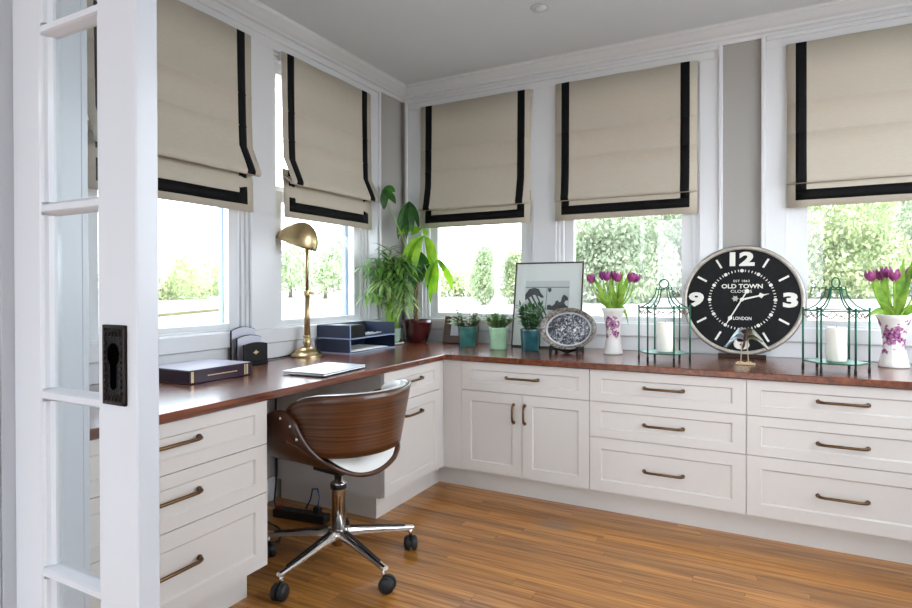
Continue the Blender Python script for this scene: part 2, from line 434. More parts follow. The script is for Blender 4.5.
def wall_with_openings(name, plane, ops, a0, a1, z1, m, label):
    bm = B()
    def bx(u0, u1, z0, zz):
        if plane == 'back': box(bm, u0, u1, 0, T, z0, zz)
        else: box(bm, -T, 0, u0, u1, z0, zz)
    u = a0
    for (p, q) in ops:
        bx(u, p, -.1, z1); bx(p, q, -.1, W0); bx(p, q, W1, z1); u = q
    bx(u, a1, -.1, z1)
    return struct(name, bm, m, label, 'wall')
wall_with_openings('wall_back', 'back', BACK_W, -T, XR+T, ZCEIL+.1, 'wall_grey', 'light grey wall behind the long low cabinets with three windows')
wall_with_openings('wall_left', 'left', LEFT_W, YF1, 0, ZCEIL+.1, 'wall_grey', 'light grey wall behind the desk with two windows')
bm = B()
for (a, b, c, d) in ((-7.2, -2.5, -.1, ZCEIL+.1), (-2.5, -.45, -.1, W0), (-2.5, -.45, W1, ZCEIL+.1), (-1.52, -1.43, W0, W1), (-.45, 0, -.1, ZCEIL+.1)): box(bm, XR, XR+T, a, b, c, d)  # unseen window openings added here to light the faces turned right
struct('wall_right', bm, 'hall_white', 'white wall on the right outside the picture with two openings added for daylight', 'wall')
bm = B(); box(bm, -T, XJ, YF0, YF1, -.1, ZCEIL+.1); box(bm, 3.0, XR, YF0, YF1, -.1, ZCEIL+.1); box(bm, XJ, 3.0, YF0, YF1, 2.22, ZCEIL+.1)
struct('wall_front', bm, 'door_white', 'white painted wall with the sliding door opening', 'wall')
bm = B(); box(bm, -T, 0, -7.2, YF0, -.1, ZCEIL+.1); 
for (a, b, c, d) in ((-T, .35, -.1, ZCEIL+.1), (.35, 3.2, -.1, .35), (.35, 3.2, 2.35, ZCEIL+.1), (1.72, 1.83, .35, 2.35), (3.2, XR+T, -.1, ZCEIL+.1)): box(bm, a, b, -7.35, -7.2, c, d)  # end wall openings added behind the camera to let daylight in
struct('wall_hall', bm, 'hall_white', 'white walls of the hall behind the camera with openings added for daylight', 'wall')
bm = B(); box(bm, -.4, XR+.4, -7.5, .4, ZCEIL, ZCEIL+.25)
struct('ceiling', bm, 'ceiling_white', 'plain white painted ceiling', 'ceiling')

# crown moulding, swept profile (out from wall, height)
CROWN = [(0, ZCR), (.012, ZCR), (.016, ZCR+.012), (.016, ZCR+.02), (.03, ZCR+.026), (.034, ZCR+.036), (.05, ZCR+.044), (.075, ZCR+.062), (.088, ZCR+.07), (.088, ZCR+.078), (.1, ZCEIL), (0, ZCEIL)]
def crown(name, side, label):
    bm = B(); A = []; C = []
    for (o_, z) in CROWN:
        if side == 'back': A.append(bm.verts.new((o_, -o_, z))); C.append(bm.verts.new((XR, -o_, z)))
        else: A.append(bm.verts.new((o_, -o_, z))); C.append(bm.verts.new((o_, YF1, z)))
    n = len(A)
    for i in range(n):
        j = (i+1) % n; bm.faces.new((A[i], A[j], C[j], C[i]))
    return struct(name, bm, 'trim_white', label, 'moulding')
crown('trim_1', 'back', 'white crown moulding above the back windows')
crown('trim_2', 'left', 'white crown moulding above the desk windows')

# casings
def casing(name, plane, ops, a0, a1, label):
    """flat white casing with a raised back band around a group of windows, apron and splash below"""
    root = thing(name, label, 'window trim', kind='structure')
    def bx(nm, u0, u1, o0, o1, z0, z1, bev=.002):
        bm = B()
        if plane == 'back': box(bm, u0, u1, -o1, -o0, z0, z1, bev)
        else: box(bm, o0, o1, u0, u1, z0, z1, bev)
        return obj(nm, bm, 'trim_white', root)
    ztop = ZCR-.002; zb = .845
    edges = [a0]+[e for op in ops for e in op]+[a1]
    for i in range(0, len(edges), 2):
        bx('casing_board', edges[i]-(0 if i == 0 else -.0), edges[i+1], 0, .018, zb+.08, W1)
    bx('head_board', a0, a1, 0, .018, W1, ztop)
    bx('back_band', a0, a0+.022, .018, .032, zb+.08, ztop, .004)
    bx('back_band', a1-.022, a1, .018, .032, zb+.08, ztop, .004)
    bx('back_band', a0+.022, a1-.022, .018, .032, ztop-.024, ztop, .004)
    bx('apron', a0, a1, 0, .03, zb, zb+.08, .006)
    bx('splash_board', a0-.0, a1, 0, .012, HC+.001, zb, .001)
    return root
casing('trim_3', 'back', BACK_W[:2], .041, 2.14, 'white casing around the pair of back windows')
casing('trim_4', 'back', BACK_W[2:], 2.329, 3.41, 'white casing around the rightmost window')
casing('trim_5', 'left', LEFT_W, -2.41, -.305, 'white casing around the two desk windows')
bm = B(); box(bm, 2.14, 2.329, -.012, 0, HC+.001, .845, .001); struct('trim_6', bm, 'trim_white', 'white splash board between window casings behind the clock', 'splash board')
bm = B(); box(bm, .012, .041, -.012, 0, HC+.001, .845); box(bm, 0, .012, -.305, 0, HC+.001, .845); struct('trim_7', bm, 'trim_white', 'white splash board in the room corner', 'splash board')
bm = B(); box(bm, 0, .015, -2.02, -1.275, 0, .12, .003); struct('baseboard_left', bm, 'trim_white', 'white baseboard under the desk', 'baseboard')

# windows: jamb liner, inner stop, sash with pane, exterior frame
def window(name, plane, u0, u1, label):
    root = thing(name, label, 'window', kind='structure')
    def bx(nm, a, b, d0, d1, z0, z1, m='trim_white', bev=.0015, par=root):
        bm = B()                                 # d: depth outward from the inner wall face
        if plane == 'back': box(bm, a, b, d0, d1, z0, z1, bev)
        else: box(bm, -d1, -d0, a, b, z0, z1, bev)
        return obj(nm, bm, m, par)
    def ring(nm, a, b, z0, z1, wd, d0, d1, m='trim_white', bot=None, par=root):
        bot = bot or wd; bm = B()
        for (p, q, r_, s_) in ((a, a+wd, z0, z1), (b-wd, b, z0, z1), (a+wd, b-wd, z0, z0+bot), (a+wd, b-wd, z1-wd, z1)):
            if plane == 'back': box(bm, p, q, d0, d1, r_, s_, .0015)
            else: box(bm, -d1, -d0, p, q, r_, s_, .0015)
        return obj(nm, bm, m, par)
    ring('jamb', u0, u1, W0, W1, .018, 0, T, bot=.012)
    ring('stop', u0+.018, u1-.018, W0+.012, W1-.018, .022, .012, .03, bot=.008)
    zm = 1.68
    low = ring('sash', u0+.04, u1-.04, W0+.012, zm, .062, .03, .068, bot=.035)
    bx('pane', u0+.1, u1-.1, .047, .051, W0+.045, zm-.06, 'window_glass', 0, low)
    up = ring('sash', u0+.04, u1-.04, zm-.03, W1-.018, .062, .07, .108)
    bx('pane', u0+.1, u1-.1, .087, .091, zm+.03, W1-.08, 'window_glass', 0, up)
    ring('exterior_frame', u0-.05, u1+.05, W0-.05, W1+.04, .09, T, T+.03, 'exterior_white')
    return root
window('window_1', 'left', *LEFT_W[0], 'white sash window nearest the sliding door')
window('window_2', 'left', *LEFT_W[1], 'white sash window behind the brass desk lamp')
window('window_3', 'back', *BACK_W[0], 'white sash window behind the small potted plants')
window('window_4', 'back', *BACK_W[1], 'white sash window behind the first tulip vase')
window('window_5', 'back', *BACK_W[2], 'white sash window behind the rightmost lantern')

# ------------------------------------------------------------------ sliding french door
def french_door():
    yd0, yd1 = -2.919, -2.875
    xl, xr = XJ, 1.33
    root = thing('door_1', 'white glazed pocket door with iron pull, half slid out', 'door', (xl, yd0, 0), kind='structure')
    X0, X1, Y0, Y1 = 0, xr-xl, 0, yd1-yd0
    g0, g1 = 1.008-xl, 1.208-xl
    bm = B(); box(bm, X0, g0, Y0, Y1, .012, 2.2, .003); obj('stile', bm, 'door_white', root)
    bm = B(); box(bm, g1, X1, Y0, Y1, .012, 2.2, .004); obj('stile', bm, 'door_white', root)
    bm = B(); box(bm, X1-.012, X1, Y0-.002, Y0+.006, .012, 2.2, .0025); obj('edge_bead', bm, 'door_white', root)
    zs = [.15, .545, .918, 1.307, 1.68, 2.06]
    bm = B(); box(bm, g0, g1, Y0, Y1, .012, zs[0], .002); obj('rail', bm, 'door_white', root)
    bm = B(); box(bm, g0, g1, Y0, Y1, zs[-1], 2.2, .002); obj('rail', bm, 'door_white', root)
    for z in zs[1:-1]:
        bm = B()
        poly_prism(bm, [(Y0+.002, z-.006), (Y0+.006, z-.009), (Y0+.02, z-.015), (Y1-.02, z-.015), (Y1-.004, z-.007), (Y1-.004, z+.007), (Y1-.02, z+.015), (Y0+.02, z+.015), (Y0+.006, z+.009), (Y0+.002, z+.006)], g0, g1, 'yz')
        obj('muntin', bm, 'door_white', root)
    for a, b in zip(zs, zs[1:]):
        bm = B(); box(bm, g0+.001, g1-.001, Y0+.02, Y0+.024, a+.01, b-.01); obj('pane', bm, 'door_glass', root)
        bm = B()
        for (p, s) in ((g0, 1), (g1, -1)):
            q = p+s*.016
            poly_prism(bm, [(p, Y0+.003), (p+s*.006, Y0+.005), (p+s*.009, Y0+.012), (q, Y0+.019), (q, Y1-.019), (p, Y1-.004)], a+.014, b-.014, 'xy')
        obj('glazing_bead', bm, 'door_white', root)
    # pull plate
    px0, px1, pz0, pz1 = 1.232-xl, 1.299-xl, .922, 1.072
    bm = B(); box(bm, px0, px1, Y0-.004, Y0, pz0, pz1, .001); pl = obj('pull_plate', bm, 'plate_iron', root)
    cx = (px0+px1)/2-.003
    bm = B()
    for (a, b, c, d) in ((px0, px1, pz0, pz0+.006), (px0, px1, pz1-.006, pz1), (px0, px0+.005, pz0, pz1), (px1-.005, px1, pz0, pz1)):
        box(bm, a, b, Y0-.007, Y0-.003, c, d, .001)
    obj('border', bm, 'bronze_dark', pl)
    bm = B(); ol = []
    for i in range(25):
        a = -PI/2+.55+(2*PI-1.1)*i/24
        ol.append((cx+.017*math.cos(a), 1.016+.022*math.sin(a)))
    ol += [(cx-.0085, .965), (cx-.0085, .955), (cx, .949), (cx+.0085, .955), (cx+.0085, .965)]
    poly_prism(bm, ol, Y0-.0052, Y0-.002, 'xz'); obj('pull_hole_shade', bm, 'recess_shade', pl)  # flat black shape painted as the dark inside of the pull hole
    bm = B()
    for k in range(9):
        for s in (-1, 1):
            lathe(bm, [(0, 0), (.0035, .0006), (.0025, .003), (0, .0036)], 8, (cx+s*.023, Y0-.0035, .945+k*.0115), 'y', 1, 1)
    for v in bm.verts: v.co.y = 2*(Y0-.0035)-v.co.y
    for zc in (.934, 1.055):
        for k in range(-2, 3):
            tube(bm, [(cx+.003+k*.011+.006*math.cos(t), Y0-.005, zc+.006*math.sin(t)) for t in [i*PI/3 for i in range(6)]], .0013, 5, True)
    obj('ornament', bm, 'bronze_dark', pl)
    return root
french_door()
# jamb lining on hall side and room side of the pocket
bm = B(); box(bm, XJ-.16, XJ-.002, YF0-.018, YF0, 0, 2.3, .004); struct('trim_8', bm, 'door_white', 'white door casing at the left edge of the picture', 'casing')
bm = B(); box(bm, XJ-.11, XJ-.002, YF1, YF1+.018, 0, 2.3, .003); struct('trim_9', bm, 'door_white', 'white casing on the room side of the pocket door', 'casing')

# ------------------------------------------------------------------ worktop
bm = B()
poly_prism(bm, [(.014, YF1+.004), (EL, YF1+.004), (EL, -EB), (XR-.004, -EB), (XR-.004, -.014), (.014, -.014)], .731, HC, 'xy')
ct = obj('worktop', bm, 'counter_wood')
ct.modifiers.new('bevel', 'BEVEL').width = .004
tag(ct, 'glossy reddish brown wooden worktop running along both walls', 'worktop')

# ------------------------------------------------------------------ cabinets
def handle_h(par, cx, z, L, y=0., vertical=False):
    """bronze bow pull: two feet and a flat bar"""
    bm = B(); h = L/2
    if vertical:
        pts = [(cx, y-.004, z-h), (cx, y-.02, z-h+.008), (cx, y-.027, z-h+.03), (cx, y-.027, z+h-.03), (cx, y-.02, z+h-.008), (cx, y-.004, z+h)]
    else:
        pts = [(cx-h, y-.004, z), (cx-h+.006, y-.02, z), (cx-h+.022, y-.028, z), (cx+h-.022, y-.028, z), (cx+h-.006, y-.02, z), (cx+h, y-.004, z)]
    tube(bm, pts, [.008, .0072, .006, .006, .0072, .008], 8)
    for s in (-h, h):
        c = (cx, y, z+s) if vertical else (cx+s, y, z)
        lathe(bm, [(0, .0), (.0095, 0), (.0095, -.006), (.006, -.01), (0, -.01)], 10, c, 'y')
    return obj('handle', bm, 'bronze', par, smooth=True)
def shaker(name, par, x0, x1, z0, z1, rail=.055, railz=None):
    """frame and recessed flat panel; face looks to -y, back plane at y=.02"""
    bm = B(); rz = railz or rail; r = .007; s = .006
    xs = [x0, x0+rail, x1-rail, x1]; zs = [z0, z0+rz, z1-rz, z1]
    o = [bm.verts.new((x, 0, z)) for x, z in ((x0, z0), (x1, z0), (x1, z1), (x0, z1))]
    i = [bm.verts.new((x, 0, z)) for x, z in ((xs[1], zs[1]), (xs[2], zs[1]), (xs[2], zs[2]), (xs[1], zs[2]))]
    p = [bm.verts.new((x, r, z)) for x, z in ((xs[1]+s, zs[1]+s), (xs[2]-s, zs[1]+s), (xs[2]-s, zs[2]-s), (xs[1]+s, zs[2]-s))]
    b = [bm.verts.new((x, .02, z)) for x, z in ((x0, z0), (x1, z0), (x1, z1), (x0, z1))]
    for k in range(4):
        l = (k+1) % 4
        bm.faces.new((o[k], o[l], i[l], i[k])); bm.faces.new((i[k], i[l], p[l], p[k])); bm.faces.new((o[k], b[k], b[l], o[l]))
    bm.faces.new(p); bm.faces.new(b[::-1])
    return obj(name, bm, 'cabinet_white', par)
G = .0015
ZB, Z1, Z2, ZT = .12, .39, .568, .728
def cabinet(name, label, loc, rz, w_, fronts, depth, group=None, toe_l=0., toe_r=0.):
    root = thing(name, label, 'cabinet', loc, rz, group)
    bm = B(); box(bm, 0, .018, .022, depth, ZB-.004, ZT+.003); box(bm, w_-.018, w_, .022, depth, ZB-.004, ZT+.003)
    box(bm, .018, w_-.018, .022, depth, ZB-.004, ZB+.016); box(bm, .018, w_-.018, depth-.01, depth, ZB+.016, ZT+.003)
    box(bm, .018, w_-.018, .024, depth-.01, ZT-.015, ZT+.003)
    obj('body', bm, 'cabinet_white', root)
    bm = B(); box(bm, .018, w_-.018, .03, .04, ZB+.016, ZT-.015); obj('gap_shade_panel', bm, 'cabinet_gap_shade', root)  # dark sheet behind the fronts, colours in the shade of the gaps
    bm = B(); box(bm, toe_l, w_-toe_r, .07, depth, 0, ZB-.004); obj('toe_kick', bm, 'cabinet_white', root)
    for fr in fronts:
        kind, x0, x1, z0, z1, hd = fr
        big = (z1-z0) > .22
        o = shaker('door' if kind == 'door' else 'drawer', root, x0+G, x1-G, z0+G, z1-G, .055, .055 if big else .042)
        if hd[0] == 'h': handle_h(o, (x0+x1)/2+hd[1], hd[2], hd[3])
        else: handle_h(o, hd[1], hd[2], hd[3], vertical=True)
    return root
FY = -EB+.021                                   # face plane of the back cabinets
FX = EL-.021
hl = .175
def three(w_, hz=(.653, .474, .252), L=hl):
    return [('drawer', 0, w_, Z2, ZT, ('h', .0, hz[0], L)), ('drawer', 0, w_, Z1, Z2, ('h', 0, hz[1], L)), ('drawer', 0, w_, ZB, Z1, ('h', 0, hz[2], L))]
wA = 1.567-.84
cabinet('base_cabinet', 'white cabinet with one wide drawer over two panelled doors', (.84, FY, 0), 0, wA,
        [('drawer', 0, wA, Z2, ZT, ('h', 0, .652, .18)), ('door', 0, wA/2, ZB, Z2, ('v', .316, .462, .095)), ('door', wA/2, wA, ZB, Z2, ('v', .379, .462, .095))], .66)
wB = 2.275-1.567
cabinet('base_cabinet', 'white three-drawer cabinet under the lantern left of the clock', (1.567, FY, 0), 0, wB, three(wB), .66, 'three drawer cabinets')
wC = .72
cabinet('base_cabinet', 'rightmost white three-drawer cabinet, cut off by the picture edge', (2.275, FY, 0), 0, wC, three(wC), .66, 'three drawer cabinets')
cabinet('base_cabinet', 'white three-drawer cabinet beyond the right picture edge', (2.275+wC, FY, 0), 0, .54, three(.54), .66, 'three drawer cabinets')
# left run: local x -> world +y, face to +x
wD = 2.02+0; yD0 = YF1+.006
cabinet('base_cabinet', 'white three-drawer cabinet under the desk end beside the sliding door', (FX, yD0, 0), PI/2, -2.022-yD0,
        [(k, a, b, c, d, ('h', -.02, h[2], .2)) for (k, a, b, c, d, h) in three(-2.022-yD0, (.66, .49, .268))], .70, 'three drawer cabinets', 0, .035)
wE = -.728+1.275
cabinet('base_cabinet', 'white two-drawer filing cabinet behind the walnut chair', (FX, -1.275, 0), PI/2, wE,
        [('drawer', 0, wE, Z2, ZT, ('h', -.02, .662, .17)), ('drawer', 0, wE, ZB, Z2, ('h', -.02, .488, .17))], .70, None, 0.03, 0)
# corner filler between the two runs
bm = B(); box(bm, FX-.001, .8395, FY, FY+.018, ZB-.004, ZT+.003, .001); box(bm, FX-.07, .8395, FY+.07, FY+.088, 0, ZB-.004)
box(bm, FX-.02, FX-.002, -.7265, FY+.02, ZB-.004, ZT+.003); box(bm, FX-.088, FX-.07, -.727, FY+.088, 0, ZB-.004)
tag(obj('corner_filler', bm, 'cabinet_white'), 'narrow plain white filler strip in the inner corner of the cabinets', 'filler panel')

# ------------------------------------------------------------------ roman shades
def shade(loc, rz, w_, label, bulge=.055, fold=1.68, bot=1.56, seed=0):
    root = thing('roman_shade', label, 'window shade', loc, rz, 'beige roman shades with black bands')
    r = random.Random(seed); th = .004
    ph = r.uniform(0, 6)
    main = [(.03, W1+.005), (.031, 2.25), (.033, 2.116), (.038, 2.108), (.0335, 2.106), (.035, 2.0), (.036, 1.956), (.041, 1.948), (.0365, 1.946), (.04, 1.85), (bulge*.85, fold+.055), (bulge, fold+.02), (bulge-.004, fold+.004), (bulge-.014, fold), (bulge-.02, fold+.012), (.032, fold+.05)]
    low = [(.03, fold+.09), (.034, fold+.03), (.04, fold-.03), (.041, bot)]
    def sheet(bm, prof, x0, x1, off=0., t=th, fl=0., nx=10):
        """profile swept across the width, with a gentle ripple; off lifts it off the sheet below"""
        F_ = []; K = []
        for i in range(nx+1):
            x = x0+(x1-x0)*i/nx; fr = []; bk = []
            for j, (o_, z) in enumerate(prof):
                rip = .0025*math.sin(5*x/w_*PI+ph+z*3)+fl*abs(x/w_-.5)*2*(.0 if z > 2 else (2-z)*.02)
                a = prof[max(0, j-1)]; b = prof[min(len(prof)-1, j+1)]
                dn = Vector((-(b[1]-a[1]), b[0]-a[0])); dn.normalize()       # (outward, z) normal
                oo = o_+rip
                fr.append(bm.verts.new((x, -(oo+dn.x*off), z+dn.y*off)))
                bk.append(bm.verts.new((x, -(oo+dn.x*(off-t)), z+dn.y*(off-t))))
            F_.append(fr); K.append(bk)
        n = len(prof)
        for i in range(nx):
            for j in range(n-1):
                bm.faces.new((F_[i][j], F_[i+1][j], F_[i+1][j+1], F_[i][j+1])); bm.faces.new((K[i][j], K[i][j+1], K[i+1][j+1], K[i+1][j]))
            bm.faces.new((F_[i][0], K[i][0], K[i+1][0], F_[i+1][0])); bm.faces.new((F_[i][n-1], F_[i+1][n-1], K[i+1][n-1], K[i][n-1]))
        for j in range(n-1):
            bm.faces.new((F_[0][j], F_[0][j+1], K[0][j+1], K[0][j])); bm.faces.new((F_[nx][j], K[nx][j], K[nx][j+1], F_[nx][j+1]))
        return bm
    e, bw = .04, .05
    obj('upper_panel', sheet(B(), main, 0, w_), 'linen', root, True)
    obj('lower_fold', sheet(B(), low, 0, w_), 'linen', root, True)
    cut = main[:13]
    for a in (e, w_-e-bw):
        obj('black_band', sheet(B(), cut, a, a+bw, .0015, .003, nx=3), 'black_trim', root, True)
    for a in (e, w_-e-bw):
        obj('black_band', sheet(B(), [(.03, fold+.09), (.034, fold+.03), (.04, bot+.09)], a, a+bw, .0015, .003, nx=2), 'black_trim', root, True)
    obj('black_band', sheet(B(), [(.0395, bot+.09), (.041, bot+.035)], e, w_-e, .0018, .003), 'black_trim', root, True)
    bm = B(); box(bm, 0, w_, -.02, -.002, W1-.045, W1-.001); obj('head_rail', bm, 'trim_white', root)
    return root
for (a, b), lb, k in zip(BACK_W, ('beige roman shade with black bands above the small potted plants', 'beige roman shade with black bands left of the big round clock', 'rightmost beige roman shade with black bands, cut off by the picture edge'), (1, 2, 3)):
    shade((a+.002, -.004, 0), 0, b-a-.012, lb, .075 if k == 1 else .06, seed=k)
shade((.004, -2.28, 0), PI/2, .83, 'leftmost beige roman shade with black bands beside the sliding door', .10, 1.70, 1.525, 4)
shade((.004, -1.235, 0), PI/2, .80, 'beige roman shade with black bands above the brass desk lamp', .10, 1.70, 1.525, 5)

# ------------------------------------------------------------------ walnut swivel chair
def chair():
    root = thing('swivel_chair', 'walnut bentwood swivel chair with white seat on chrome five-star base', 'chair', (.785, -1.69, 0), math.radians(173))
    # base: local frame is the chair's; star angle set in world terms
    st = math.radians(-19.3)-root.rotation_euler.z
    bm = B(); lathe(bm, [(0, .075), (.022, .075), (.026, .08), (.026, .105), (.046, .112), (.048, .128), (.04, .142), (.03, .148), (.0, .15)], 24); obj('hub', bm, 'chrome', root, True)
    bm = B(); lathe(bm, [(0, .08), (.028, .08), (.028, .315), (.031, .318), (.031, .33), (.02, .335), (0, .335)], 24); obj('gas_column', bm, 'chrome', root, True)
    bm = B(); lathe(bm, [(.0305, .322), (.033, .325), (.033, .336), (.017, .345), (.017, .395), (0, .395)], 24); obj('piston', bm, 'chrome', root, True)
    bm = B(); lathe(bm, [(.0282, .31), (.034, .312), (.034, .332), (.0282, .338)], 24); obj('collar', bm, 'rubber_black', root, True)
    for k in range(5):
        a = st+k*2*PI/5; d = Vector((math.cos(a), math.sin(a), 0)); s = Vector((-d.y, d.x, 0)); Rr = .317
        bm = B()
        secs = [(.03, .128, .021, .018), (.12, .12, .018, .014), (.28, .098, .0135, .0095), (Rr+.012, .092, .012, .009)]
        rings = []
        for (r, z, hw, hh) in secs:
            c = d*r+Vector((0, 0, z))
            rings.append([bm.verts.new(c+s*x*hw+Vector((0, 0, y_*hh))) for x, y_ in ((-1, -.8), (1, -.8), (1, .3), (.55, 1), (-.55, 1), (-1, .3))])
        for A, C in zip(rings, rings[1:]):
            for i in range(6): bm.faces.new((A[i], A[(i+1) % 6], C[(i+1) % 6], C[i]))
        bm.faces.new(rings[0][::-1]); bm.faces.new(rings[-1])
        leg = auto(obj('leg', bm, 'chrome', root), 50)
        bm = B(); q = d*.05+Vector((0, 0, .132)); e_ = d*.29+Vector((0, 0, .1))
        for (pa, pb) in ((q, e_),):
            A = [bm.verts.new(pa+s*x*.0095+Vector((0, 0, zz))) for x, zz in ((-1, .0125), (1, .0125), (1, .0145), (-1, .0145))]
            C = [bm.verts.new(pb+s*x*.0065+Vector((0, 0, zz))) for x, zz in ((-1, .007), (1, .007), (1, .009), (-1, .009))]
            for i in range(4): bm.faces.new((A[i], A[(i+1) % 4], C[(i+1) % 4], C[i]))
            bm.faces.new(A[::-1]); bm.faces.new(C)
        obj('leg_insert', bm, 'rubber_black', leg)
        bm = B(); tube(bm, [d*Rr+Vector((0, 0, .045)), d*Rr+Vector((0, 0, .095))], .009, 10); obj('caster_stem', bm, 'chrome', leg, True)
        # twin wheel caster, trailing sideways
        ca = a+[.6, -1.9, 1.1, 2.2, .3][k]; cd = Vector((math.cos(ca), math.sin(ca), 0)); cs = Vector((-cd.y, cd.x, 0))
        bm = B(); ctr = d*Rr+cd*.014+Vector((0, 0, .031))
        for sg in (-1, 1):
            prof = [(.004, .0), (.0305, .001), (.031, .012), (.029, .019), (.021, .025), (.008, .027), (0, .027)]
            rg = []
            for (r, h) in prof:
                n = 1 if r == 0 else 20
                rg.append([bm.verts.new(ctr+cs*sg*(h+.003)+r*(math.cos(2*PI*i/20)*cd+math.sin(2*PI*i/20)*Vector((0, 0, 1)))) for i in range(n)])
            for A, C in zip(rg, rg[1:]):
                for i in range(20):
                    j = (i+1) % 20
                    if len(C) == 1: bm.faces.new((A[i], A[j], C[0]))
                    else: bm.faces.new((A[i], A[j], C[j], C[i]))
        tube(bm, [ctr-cs*.006, ctr+cs*.006], .02, 14)
        auto(obj('caster', bm, 'rubber_black', leg), 40)
    # ---- seat shell: U-section plywood, +x forward, y across
    zb = .412; zt = .682
    def itp(z, tab):
        for (a, p), (b, q) in zip(tab, tab[1:]):
            if z <= b: return p+(q-p)*max(0, (z-a)/(b-a))
        return tab[-1][1]
    def prof(t):                              # t -1..1 across: left wing top -> bottom -> right wing top
        ph_ = abs(t)*math.radians(93); sg = -1 if t < 0 else 1
        return sg*.286*math.sin(ph_), zb+(zt-zb)/(1-math.cos(math.radians(93)))*(1-math.cos(ph_))
    def rear(t):                              # rear edge, rounded up the wing
        return itp(prof(t)[1], [(.412, -.208), (.44, -.2), (.47, -.178), (.5, -.142), (.55, -.113), (.587, -.1), (.646, -.077), (.675, -.04), (.683, -.012)])
    def front(t):
        return itp(prof(t)[1], [(.425, .25), (.46, .245), (.55, .19), (.62, .135), (.655, .09), (.675, .05), (.683, .01)])
    bm = B()
    def sh(u, v):
        t = -1+2*u; y_, z_ = prof(t); x0, x1 = rear(t), front(t); x = x0+(x1-x0)*v
        if abs(t) < .45: z_ -= .012*max(0, (v-.6)/.4)**2*(1-abs(t)/.45)
        return (x, y_, z_)
    grid(bm, sh, 96, 12); o = grain(obj('seat_shell', bm, 'walnut_v', root, True), 96, 12, .9, .4, True); solid(o, .014, 0)
    # ---- seat cushion
    bm = B()
    def cu(u, v):
        t = -.72+1.44*u; y_, z_ = prof(t); x0, x1 = rear(t)+.012, front(t)-.012
        a = abs(t)
        inn = .05*(1-max(0, (a-.25)/.5)**1.5)+.006
        s_ = min(1, min(v, 1-v)/.12); inn = .008+(inn-.008)*math.sin(s_*PI/2)
        return (x0+(x1-x0)*v, y_*(1-.10*min(1, a/.5)), z_+inn)
    grid(bm, cu, 40, 14); obj('seat_cushion', bm, 'leather_white', root, True)
    # ---- back rest band
    def band(off, z0off, z1off, u0=-1., u1=1., nu=44):
        bm = B()
        def fn(u, v):
            t = u0+(u1-u0)*u; A = math.radians(86)*t; a = abs(t)
            ztop = .748-.07*a**7; zbo = .505+.045*a**4
            z = zbo+z0off+(ztop+z1off-zbo-z0off)*v
            lean = (z-.5)*.22
            lean *= math.cos(A*.95); rx = .262+lean-off; ry = .262+lean-off
            x = -rx*math.cos(A)+.015; y_ = ry*math.sin(A)
            return (x, y_, z)
        grid(bm, fn, nu, 8); return bm
    o = grain(obj('backrest', band(0, 0, 0), 'walnut_h', root, True), 44, 8, .85, .25); solid(o, .013, 0)
    o = obj('back_cushion', band(.022, .012, -.004, -.93, .93), 'leather_white', root, True); solid(o, .028, 0)
    # screws on each wing
    for sg in (-1, 1):
        for (x, z) in ((.0, .655), (-.055, .632), (-.088, .587)):
            bm = B(); yy = .289 if z > .6 else .287
            lathe(bm, [(0, 0), (.0075, 0), (.006, .003), (0, .004)], 12, (0, 0, 0), 'y')
            for v in bm.verts: v.co = Vector((v.co.x+x, sg*(v.co.y+yy+.004), v.co.z+z))
            obj('screw', bm, 'chrome', root, True)
    bm = B(); box(bm, -.07, .09, -.06, .06, .385, .403, .004); obj('seat_plate', bm, 'rubber_black', root)
    return root
chair()

# ------------------------------------------------------------------ desk things
bm_root = thing('hardcover_book', 'dark purple boxed book with gold spine bands lying by the door', 'book', (.09, -2.07, HC+.001))
bm = B(); box(bm, 0, .27, 0, .315, 0, .004, .001); box(bm, 0, .27, 0, .315, .049, .053, .001); box(bm, .262, .27, 0, .315, .004, .049); box(bm, 0, .262, 0, .006, .004, .049); obj('cover', bm, 'aubergine', bm_root)
bm = B(); box(bm, .008, .262, .006, .308, .004, .049); obj('pages', bm, 'paper', bm_root)
bm = B(); box(bm, .004, .266, .004, .311, .053, .0542); obj('top_sheen', bm, 'book_top_sheen', bm_root)  # pale sheet stands for the window's reflection on the dark cover
for (a, b) in ((.008, .02), (.272, .278), (.283, .292)):
    bm = B(); box(bm, .27, .2706, a, b, .005, .048); obj('spine_band', bm, 'gold', bm_root)
bm = B(); rr = random.Random(5); yy = .085
while yy < .225:
    L = rr.uniform(.006, .014); box(bm, .27, .2706, yy, yy+L, .0235, .0275); yy += L+.002
obj('spine_lettering', bm, 'gold', bm_root)

root = thing('letter_rack', 'black three-tier letter rack with gold emblem beside the book', 'letter rack', (.03, -1.59, HC+.001))
def arch(w_, h, x0, x1):
    pts = [(0, 0), (w_, 0), (w_, h*.86)]+[(w_*(1-i/10), h*.86+h*.14*math.sin(PI*(.12+.76*i/10))) for i in range(11)]+[(0, h*.86)]
    bm = B(); poly_prism(bm, pts, x0, x1, 'yz'); return bm
bm = B(); box(bm, 0, .105, 0, .15, 0, .012, .002); obj('base', bm, 'black', root)
for i, (x, h) in enumerate(((.004, .185), (.044, .145), (.09, .11))):
    p = obj('panel', arch(.15, h, x, x+.008), 'black', root)
    if i < 2:
        bm = arch(.146, h-.004, x+.008, x+.012); bmesh.ops.translate(bm, verts=bm.verts, vec=(0, .002, .001)); obj('letter', bm, 'card_grey', root)
bm = B(); poly_prism(bm, [(.055, .06), (.066, .064), (.075, .072), (.084, .064), (.095, .06), (.084, .056), (.075, .05), (.066, .056)], .098, .0988, 'yz'); obj('emblem', bm, 'gold', p)

